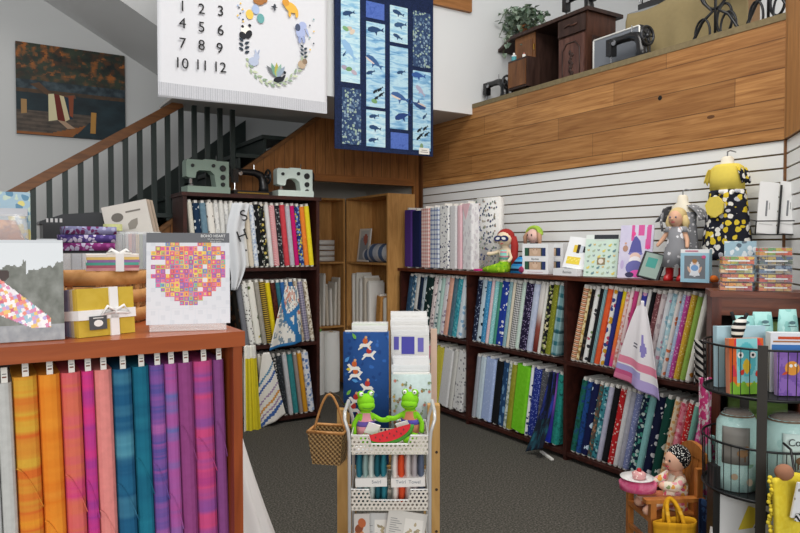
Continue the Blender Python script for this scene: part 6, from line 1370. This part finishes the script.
G().lathe([(.02, 0), (.045, .002), (.078, .014), (.08, .018), (.045, .008), (.02, .006)], 28).build('plate', M('#ecebea', .35), pl_, smooth=True)
cake = thing('toy_cake', 'pink and red cloth cake on the white toy plate', 'toy food', HR @ Vector((-.125, -.01, .424)), -YAW)
G().loft([(0, 0, 0, .03, .03), (.025, 0, 0, .034, .034), (.035, 0, 0, .02, .02)], 14).build('cake', fab('dots', 'd8a0a0 f0d8d0', 1), cake, smooth=True); G().sph((0, 0, .04), .012, 10).build('cherry', M('#b8202c', .4), cake, smooth=True)
tr_ = thing('toy_tray', 'pink cloth tray with a white rim lying below the toy plate', 'toy', HR @ Vector((-.125, 0, .366)), -YAW - .25)
G().loft([(0, 0, 0, .085, .07), (.035, 0, 0, .09, .075), (.045, 0, 0, .08, .065)], 22).build('cushion', fab('batik', 'd83a7a e88aa8'), tr_, smooth=True)
# yellow tote over the arm
tt = thing('tote_bag', 'yellow checked tote bag hanging from the arm of the small chair', 'bag', HR @ Vector((-.035, -.19, .085)), -YAW + .1)
YT = fab('gingham', 'd8a01e c08a18 e0b040', .8)
g = G(); g.surf(lambda u, v: ((.085 + .018 * v) * (1 + .02 * math.sin(u * 19)) * math.cos(2 * PI * u), (.028 + .012 * v) * math.sin(2 * PI * u), .20 * v + .006 * math.sin(u * 12) * v), 48, 10); g.build('bag', YT, tt, smooth=True, solid=.004)
G().lathe([(.001, .002), (.07, .002), (.07, .006), (.001, .006)], 24).build('bag_bottom', YT, tt).scale = (1, .4, 1)
for y in (-.03, .03):
    g = G(); g.surf(lambda u, v: (.036 * math.cos(PI * u) + 0 * v, y * (1 - math.sin(PI * u)) + (v - .5) * .004 + (.045 if y > 0 else .03) * math.sin(PI * u), .16 + .115 * math.sin(PI * u) ** .8 + .0 * v), 24, 1)
    g = G(); g.tube([(.036 * math.cos(PI * k / 16), y * (1 - math.sin(PI * k / 16)) + .05 * math.sin(PI * k / 16), .15 + .135 * math.sin(PI * k / 16) ** .7) for k in range(17)], .010, 8); g.build('strap', YT, tt, smooth=True)
# ------------------------------------------------------------------ antiques on the carpeted ledge
LZ = ZL + .002
def led(px, py, X): q = at(px, py, X=X); return Vector((q.x, q.y, LZ))
p = led(496, 100, 4.05); antique_machine('small black antique sewing machine alone at the left end of the ledge', (4.05, p.y, LZ), -PI / 2, 1, .92, None, False)
WAL = wood('#3a2218', '#573628', (4, 4, .8), .4); WAL2 = wood('#6a4426', '#8a5c36', (4, 4, .8), .45); BLKW = wood('#2a1c18', '#43302a', (4, 4, .8), .4)
# treadle desk: front faces the room
pl0, pr0 = at(514, 90, X=4.25), at(587, 70, X=4.25); DWd = pl0.y - pr0.y
zt_ = at(586, 6, X=4.22).z; DH = zt_ - LZ
dk = thing('sewing_desk', 'antique walnut sewing cabinet with drop leaf and carved door on the ledge', 'desk', (4.25, pl0.y, LZ), -PI / 2)
G().box(-.03, -.03, DH - .03, DWd + .03, .40, DH).build('top', BLKW, dk, bevel=.006)
G().prism([(-.03, DH - .005), (-.03, DH - .03), (-.21, DH - .10), (-.21, DH - .075)], -.02, .40).build('drop_leaf', BLKW, dk)
pw = DWd * .36
bodyR = G().box(DWd - pw, 0, .03, DWd, .34, DH - .03).build('right_pillar', WAL, dk, bevel=.003)
dd = G().box(DWd - pw + .02, -.018, .05, DWd - .02, 0, DH - .20).build('door', wood('#4a302a', '#6a4a40', (4, 4, .8), .35), dk, bevel=.004)
g = G(); cx = DWd - pw / 2; hh = DH - .25
g.tube([(cx - pw * .3, -.02, .09), (cx - pw * .3, -.02, hh - .06), (cx - pw * .15, -.02, hh), (cx + pw * .15, -.02, hh), (cx + pw * .3, -.02, hh - .06), (cx + pw * .3, -.02, .09)], .006, 6, True)
for k in range(9): g.sph((cx + .012 * math.sin(k * 2.1), -.02, .12 + (hh - .2) * k / 8), (.016 + .006 * (k % 2), .006, .02), 8)
g.build('carving', BLKW, dd, smooth=True)
dr_ = G().box(DWd - pw + .012, -.022, DH - .18, DWd - .012, 0, DH - .045).build('drawer', BLKW, dk, bevel=.004); g = G(); g.tube([(cx - .07, -.026, DH - .11), (cx - .02, -.028, DH - .10), (cx + .02, -.028, DH - .115), (cx + .07, -.026, DH - .105)], .008, 6); g.build('carving', WAL, dr_, smooth=True)
for z0, z1 in ((.06, .30), (.34, DH - .22)): 
    if z1 - z0 > .05: G().box(DWd, .05, z0, DWd + .012, .30, z1).build('side_moulding', BLKW, bodyR, bevel=.01)
bodyL = G().box(0, .02, .03, DWd * .30, .36, DH - .03).build('left_pillar', BLKW, dk, bevel=.003)  # brown pillar in dark wood: shadow on its inner side put into the colour
G().box(.002, .010, .03, DWd * .30 - .002, .02, DH - .03).build('front_frame', WAL2, bodyL)
for z0, z1 in ((.08, DH * .5), (DH * .55, DH - .08)): G().box(.04, .004, z0, DWd * .30 - .03, .0105, z1).build('panel', wood('#5a3820', '#7a5030', (4, 4, .8), .45), bodyL, bevel=.003)
G().boxc((DWd * .29, .006, DH - .16), (.012, .010, .05)).build('hinge', M('#b08a3a', .35, .8), bodyL)
G().box(DWd * .30, .32, .03, DWd - pw, .34, DH - .03).build('back_panel', M('#1a1210', .6), dk)
for x in (.01, DWd - pw + .01, DWd - .04, DWd * .30 - .04): G().box(x, .02, 0, x + .03, .05, .03).build('foot', BLKW, dk)
# drawer box before the desk, with two little bottles
pa_, pb_ = at(508, 90, X=4.04), at(527, 87, X=4.04); wb = pa_.y - pb_.y; ztp = at(520, 58, X=4.04).z
t = thing('drawer_box', 'small brown two-panel drawer box on iron legs before the sewing cabinet', 'drawer box', (4.04, (pa_.y + pb_.y) / 2, LZ), -PI / 2)
hb = ztp - LZ
G().box(-wb / 2, 0, hb * .25, wb / 2, .15, hb).build('carcass', BLKW, t, bevel=.003)
G().box(-wb / 2 + .012, -.01, hb * .3, wb / 2 - .012, 0, hb * .94).build('drawer', wood('#5a3820', '#7d5230', (4, 4, .8), .45), t, bevel=.004)
for s in (-1, 1): G().tube([(s * wb * .4, .03, hb * .25), (s * wb * .45, .03, hb * .12), (s * wb * .3, .03, .006)], .008, 8).build('iron_leg', M('#17181a', .4), t, smooth=True); G().tube([(s * wb * .4, .13, hb * .25), (s * wb * .45, .13, hb * .12), (s * wb * .3, .13, .006)], .008, 8).build('iron_leg', M('#17181a', .4), t, smooth=True)
for px, h, c, nm in ((514, .085, '#4fa0a8', 'teal labelled bottle standing on the small drawer box'), (524, .055, '#e2e0d8', 'little white dropper bottle standing on the small drawer box')):
    q = at(px, 60, X=4.10); b = thing('bottle', nm, 'bottle', (4.10, q.y, ztp + .001), -PI / 2)
    r_ = .022 if h > .06 else .015
    G().lathe([(r_ * .9, 0), (r_, .004), (r_, h * .75), (r_ * .4, h * .82), (r_ * .4, h * .84)], 16).build('bottle', M('#e4e6e4', .3), b, smooth=True); G().lathe([(r_ + .0006, h * .12), (r_ + .0006, h * .62)], 16).build('label', M(c, .6), b)
    G().lathe([(r_ * .45, h * .82), (r_ * .4, h), (.002, h + .004)], 12).build('cap', M('#eeeeec' if h > .06 else '#c87a6a', .5), b)
# ivy on the cabinet
q = at(525, 20, X=4.42); iv = thing('potted_ivy', 'trailing ivy in a terracotta pot on the left of the sewing cabinet top', 'plant', (4.42, q.y - .02, zt_ + .001))
G().lathe([(.05, 0), (.075, .10), (.085, .10), (.085, .125), (.07, .125), (.06, .09)], 20).build('pot', M('#9a5a32', .8), iv, smooth=True)
r2 = random.Random(11); g = G(); st_ = G()
def leaf3(c, s_, az, tl):
    m_ = Matrix.Translation(c) @ Matrix.Rotation(az, 4, 'Z') @ Matrix.Rotation(tl, 4, 'X')
    vs_ = [g.bm.verts.new(m_ @ Vector(v)) for v in ((0, 0, 0), (s_ * .5, s_ * .1, .004), (s_ * .32, s_ * .45, .0), (0, s_, -.006), (-s_ * .32, s_ * .45, .0), (-s_ * .5, s_ * .1, .004))]
    g.face([vs_[0], vs_[1], vs_[2], vs_[3]]); g.face([vs_[0], vs_[3], vs_[4], vs_[5]])
for k in range(56):
    a_ = r2.uniform(0, 2 * PI); R = r2.uniform(.15, .38); up = r2.uniform(.08, .36); dn = r2.uniform(-.10, .10) if k % 3 else r2.uniform(-.25, -.1)
    tip = Vector((R * .5 * math.cos(a_) - .05, R * math.sin(a_) + (.16 if k % 3 == 0 else .0), .11 + dn)); mid = Vector((tip.x * .5, tip.y * .5, .12 + up))
    path = [Vector((0, 0, .11)) * (1 - t_) ** 2 + mid * 2 * t_ * (1 - t_) + tip * t_ * t_ for t_ in [i / 7 for i in range(8)]]
    st_.tube(path, .0025, 4)
    for i in range(2, 8):
        for _ in range(2): leaf3(path[i] + Vector((r2.uniform(-.02, .02), r2.uniform(-.02, .02), r2.uniform(-.015, .02))), r2.uniform(.04, .068), r2.uniform(0, 6.3), r2.uniform(-1.2, .6))
st_.build('stems', M('#4a5a34', .7), iv); g.build('foliage', fab('batik', '4f6a48 84998a a9b8a4 6a8468', .5), iv)
# machine on the cabinet
q = at(578, 2, X=4.40); antique_machine('black sewing machine standing on top of the walnut sewing cabinet', (4.42, q.y + .02, zt_ + .002), -PI / 2, 1, .95, None)
# portable case with its machine in front
c0, c1 = at(593, 70, X=4.16), at(640, 55, X=4.16); ch = at(594, 40, X=4.16).z - LZ; wc = c0.y - c1.y
t = thing('machine_case', 'grey open machine case lid with pale rim standing on the ledge', 'case', (4.16, (c0.y + c1.y) / 2, LZ), -PI / 2)
G().box(-wc / 2, 0, 0, wc / 2, .12, ch).build('shell', M('#33353a', .6), t, bevel=.012, seg=3)
G().box(-wc / 2 + .014, -.003, .01, wc / 2 - .014, .002, ch - .014).build('lining', M('#6f747c', .7, 0, .06, 20), t)
G().tube([(-wc / 2 + .006, -.002, .0), (-wc / 2 + .006, -.002, ch - .012), (-wc / 2 + .012, -.002, ch - .006), (wc / 2 - .012, -.002, ch - .006), (wc / 2 - .006, -.002, ch - .012), (wc / 2 - .006, -.002, 0)], .007, 8).build('rim', M('#e0e0dc', .4), t, smooth=True)
p = at(627, 60, X=4.05); antique_machine('black sewing machine with gold bands before the grey case lid', (4.05, p.y, LZ), -PI / 2, 1, 1.02)
# tan draped box
d0, d1 = at(628, 55, X=4.45), at(750, 22, X=4.45); zt1 = at(640, 18, X=4.45).z; hd_ = zt1 - LZ + .06; wd_ = d0.y - d1.y
db = thing('draped_box', 'long low box draped in tan cloth behind the iron stands on the ledge', 'cloth', (4.45, (d0.y + d1.y) / 2, LZ), -PI / 2)
g = G(); g.surf(lambda u, v: ((u - .5) * wd_ * (1 - .06 * max(0, v - .5)) , (-.03 - .012 * math.sin(u * 30) * (1 - 2 * v) if v < .5 else -.01 + (v - .5) * .7), hd_ * min(1, v * 2.0) - .02 * math.sin(u * 9) * (1 if v >= .5 else 0)), 60, 16); g.build('cloth', M('#968660', .95, 0, .15, 30), db, smooth=True, solid=.006)
G().box(-wd_ / 2 + .08, .04, 0, wd_ / 2 - .12, .32, hd_ - .05).build('box', M('#8a6a48', .8), db)
# machine on its grey board on the draped box
q = at(648, 22, X=4.55); zz = LZ + hd_ + .012
one('machine_board', G().box(-.16, -.10, 0, .22, .12, .02), M('#8f9499', .5), 'grey board under the tall sewing machine on the draped box', 'board', (4.62, q.y, zz), -PI / 2 + .1, bevel=.003)
t = thing('sewing_machine', 'dark sewing machine with a wire arch on the grey board', 'sewing machine', (4.62, q.y, zz + .021), -PI / 2)
k_m = M('#2c2d2f', .35)
G().boxc((.0, 0, .03), (.2, .14, .06)).build('bed', k_m, t, bevel=.01); G().loft([(.06, .02, 0, .05, .05), (.14, .03, 0, .035, .04), (.30, .03, 0, .045, .045), (.42, .02, 0, .05, .05)], 16).build('column', k_m, t, smooth=True)
G().tube([(.03, 0, .38), (-.08, 0, .40), (-.14, 0, .37)], [.045, .035, .04], 12).build('arm', k_m, t, smooth=True); G().tube([(-.14, 0, .36), (-.14, 0, .10)], .008, 8).build('needle_bar', M('#a6a9ad', .3, 1), t)
G().tube([(.10 * math.cos(PI * i / 14), -.02, .06 + .20 * math.sin(PI * i / 14)) for i in range(15)], .006, 8).build('wire_arch', M('#1c1d1f', .4), t, smooth=True)
# treadle irons
def iron_stand(label, px0, px1, pyb, X):
    a_, b_ = at(px0, pyb, X=X), at(px1, pyb, X=X); w_ = a_.y - b_.y; H_ = .62
    t = thing('treadle_base', label, 'treadle base', (X, (a_.y + b_.y) / 2, LZ), -PI / 2, 'cast iron treadle bases on the ledge'); ir = M('#17181b', .4, .3)
    def side(g, x):
        f = lambda *q: [(x + a * w_ * .5, 0, b * H_) for a, b in q]
        for s in (-1, 1):
            g.tube(f((s * .95, .0), (s * .9, .14), (s * .55, .30), (s * .12, .38), (s * .5, .50), (s * .8, .66), (s * .85, .84), (s * .6, 1.0)), .011, 8)
            g.tube([(x + s * w_ * .27 + w_ * .16 * math.cos(2 * PI * k / 20), 0, H_ * .17 + H_ * .16 * math.sin(2 * PI * k / 20)) for k in range(20)], .008, 6, True)
        g.tube([(x + w_ * .30 * math.cos(2 * PI * k / 24), 0, H_ * .68 + H_ * .28 * math.sin(2 * PI * k / 24)) for k in range(24)], .009, 8, True)
        g.tube(f((0, .0), (0, 1.0)), .009, 8); g.tube(f((-.6, 1.0), (.6, 1.0)), .012, 8); g.tube(f((-.3, .68), (.3, .68)), .007, 6)
    g = G(); side(g, 0); g.build('iron_side', ir, t, smooth=True)
    G().tube([(w_ * .16 * math.cos(2 * PI * k / 28), .10, H_ * .32 + w_ * .30 * math.sin(2 * PI * k / 28)) for k in range(28)], .009, 8, True).build('drive_wheel', ir, t, smooth=True)
    G().box(-w_ * .4, .02, .05, w_ * .4, .26, .065).build('pedal', ir, t); G().box(-w_ * .5, -.02, H_, w_ * .5, .30, H_ + .025).build('table_top', BLKW, t, bevel=.004)
    return t
iron_stand('scrolled cast iron treadle base before the tan draped box on the ledge', 692, 740, 30, 4.12)
iron_stand('scrolled cast iron treadle base at the far right of the ledge', 746, 792, 14, 4.10)
one('flat_iron', G().prism([(-.08, 0), (.09, 0), (.06, .03), (-.07, .045)], -.04, .04).tube([(-.05, 0, .045), (-.06, 0, .08), (.05, 0, .08), (.04, 0, .035)], .008, 8), M('#3c4046', .4, .4), 'dark flat iron lying on the right end of the draped box', 'iron', (4.62, at(672, 10, X=4.6).y, zz + .002), -PI / 2)
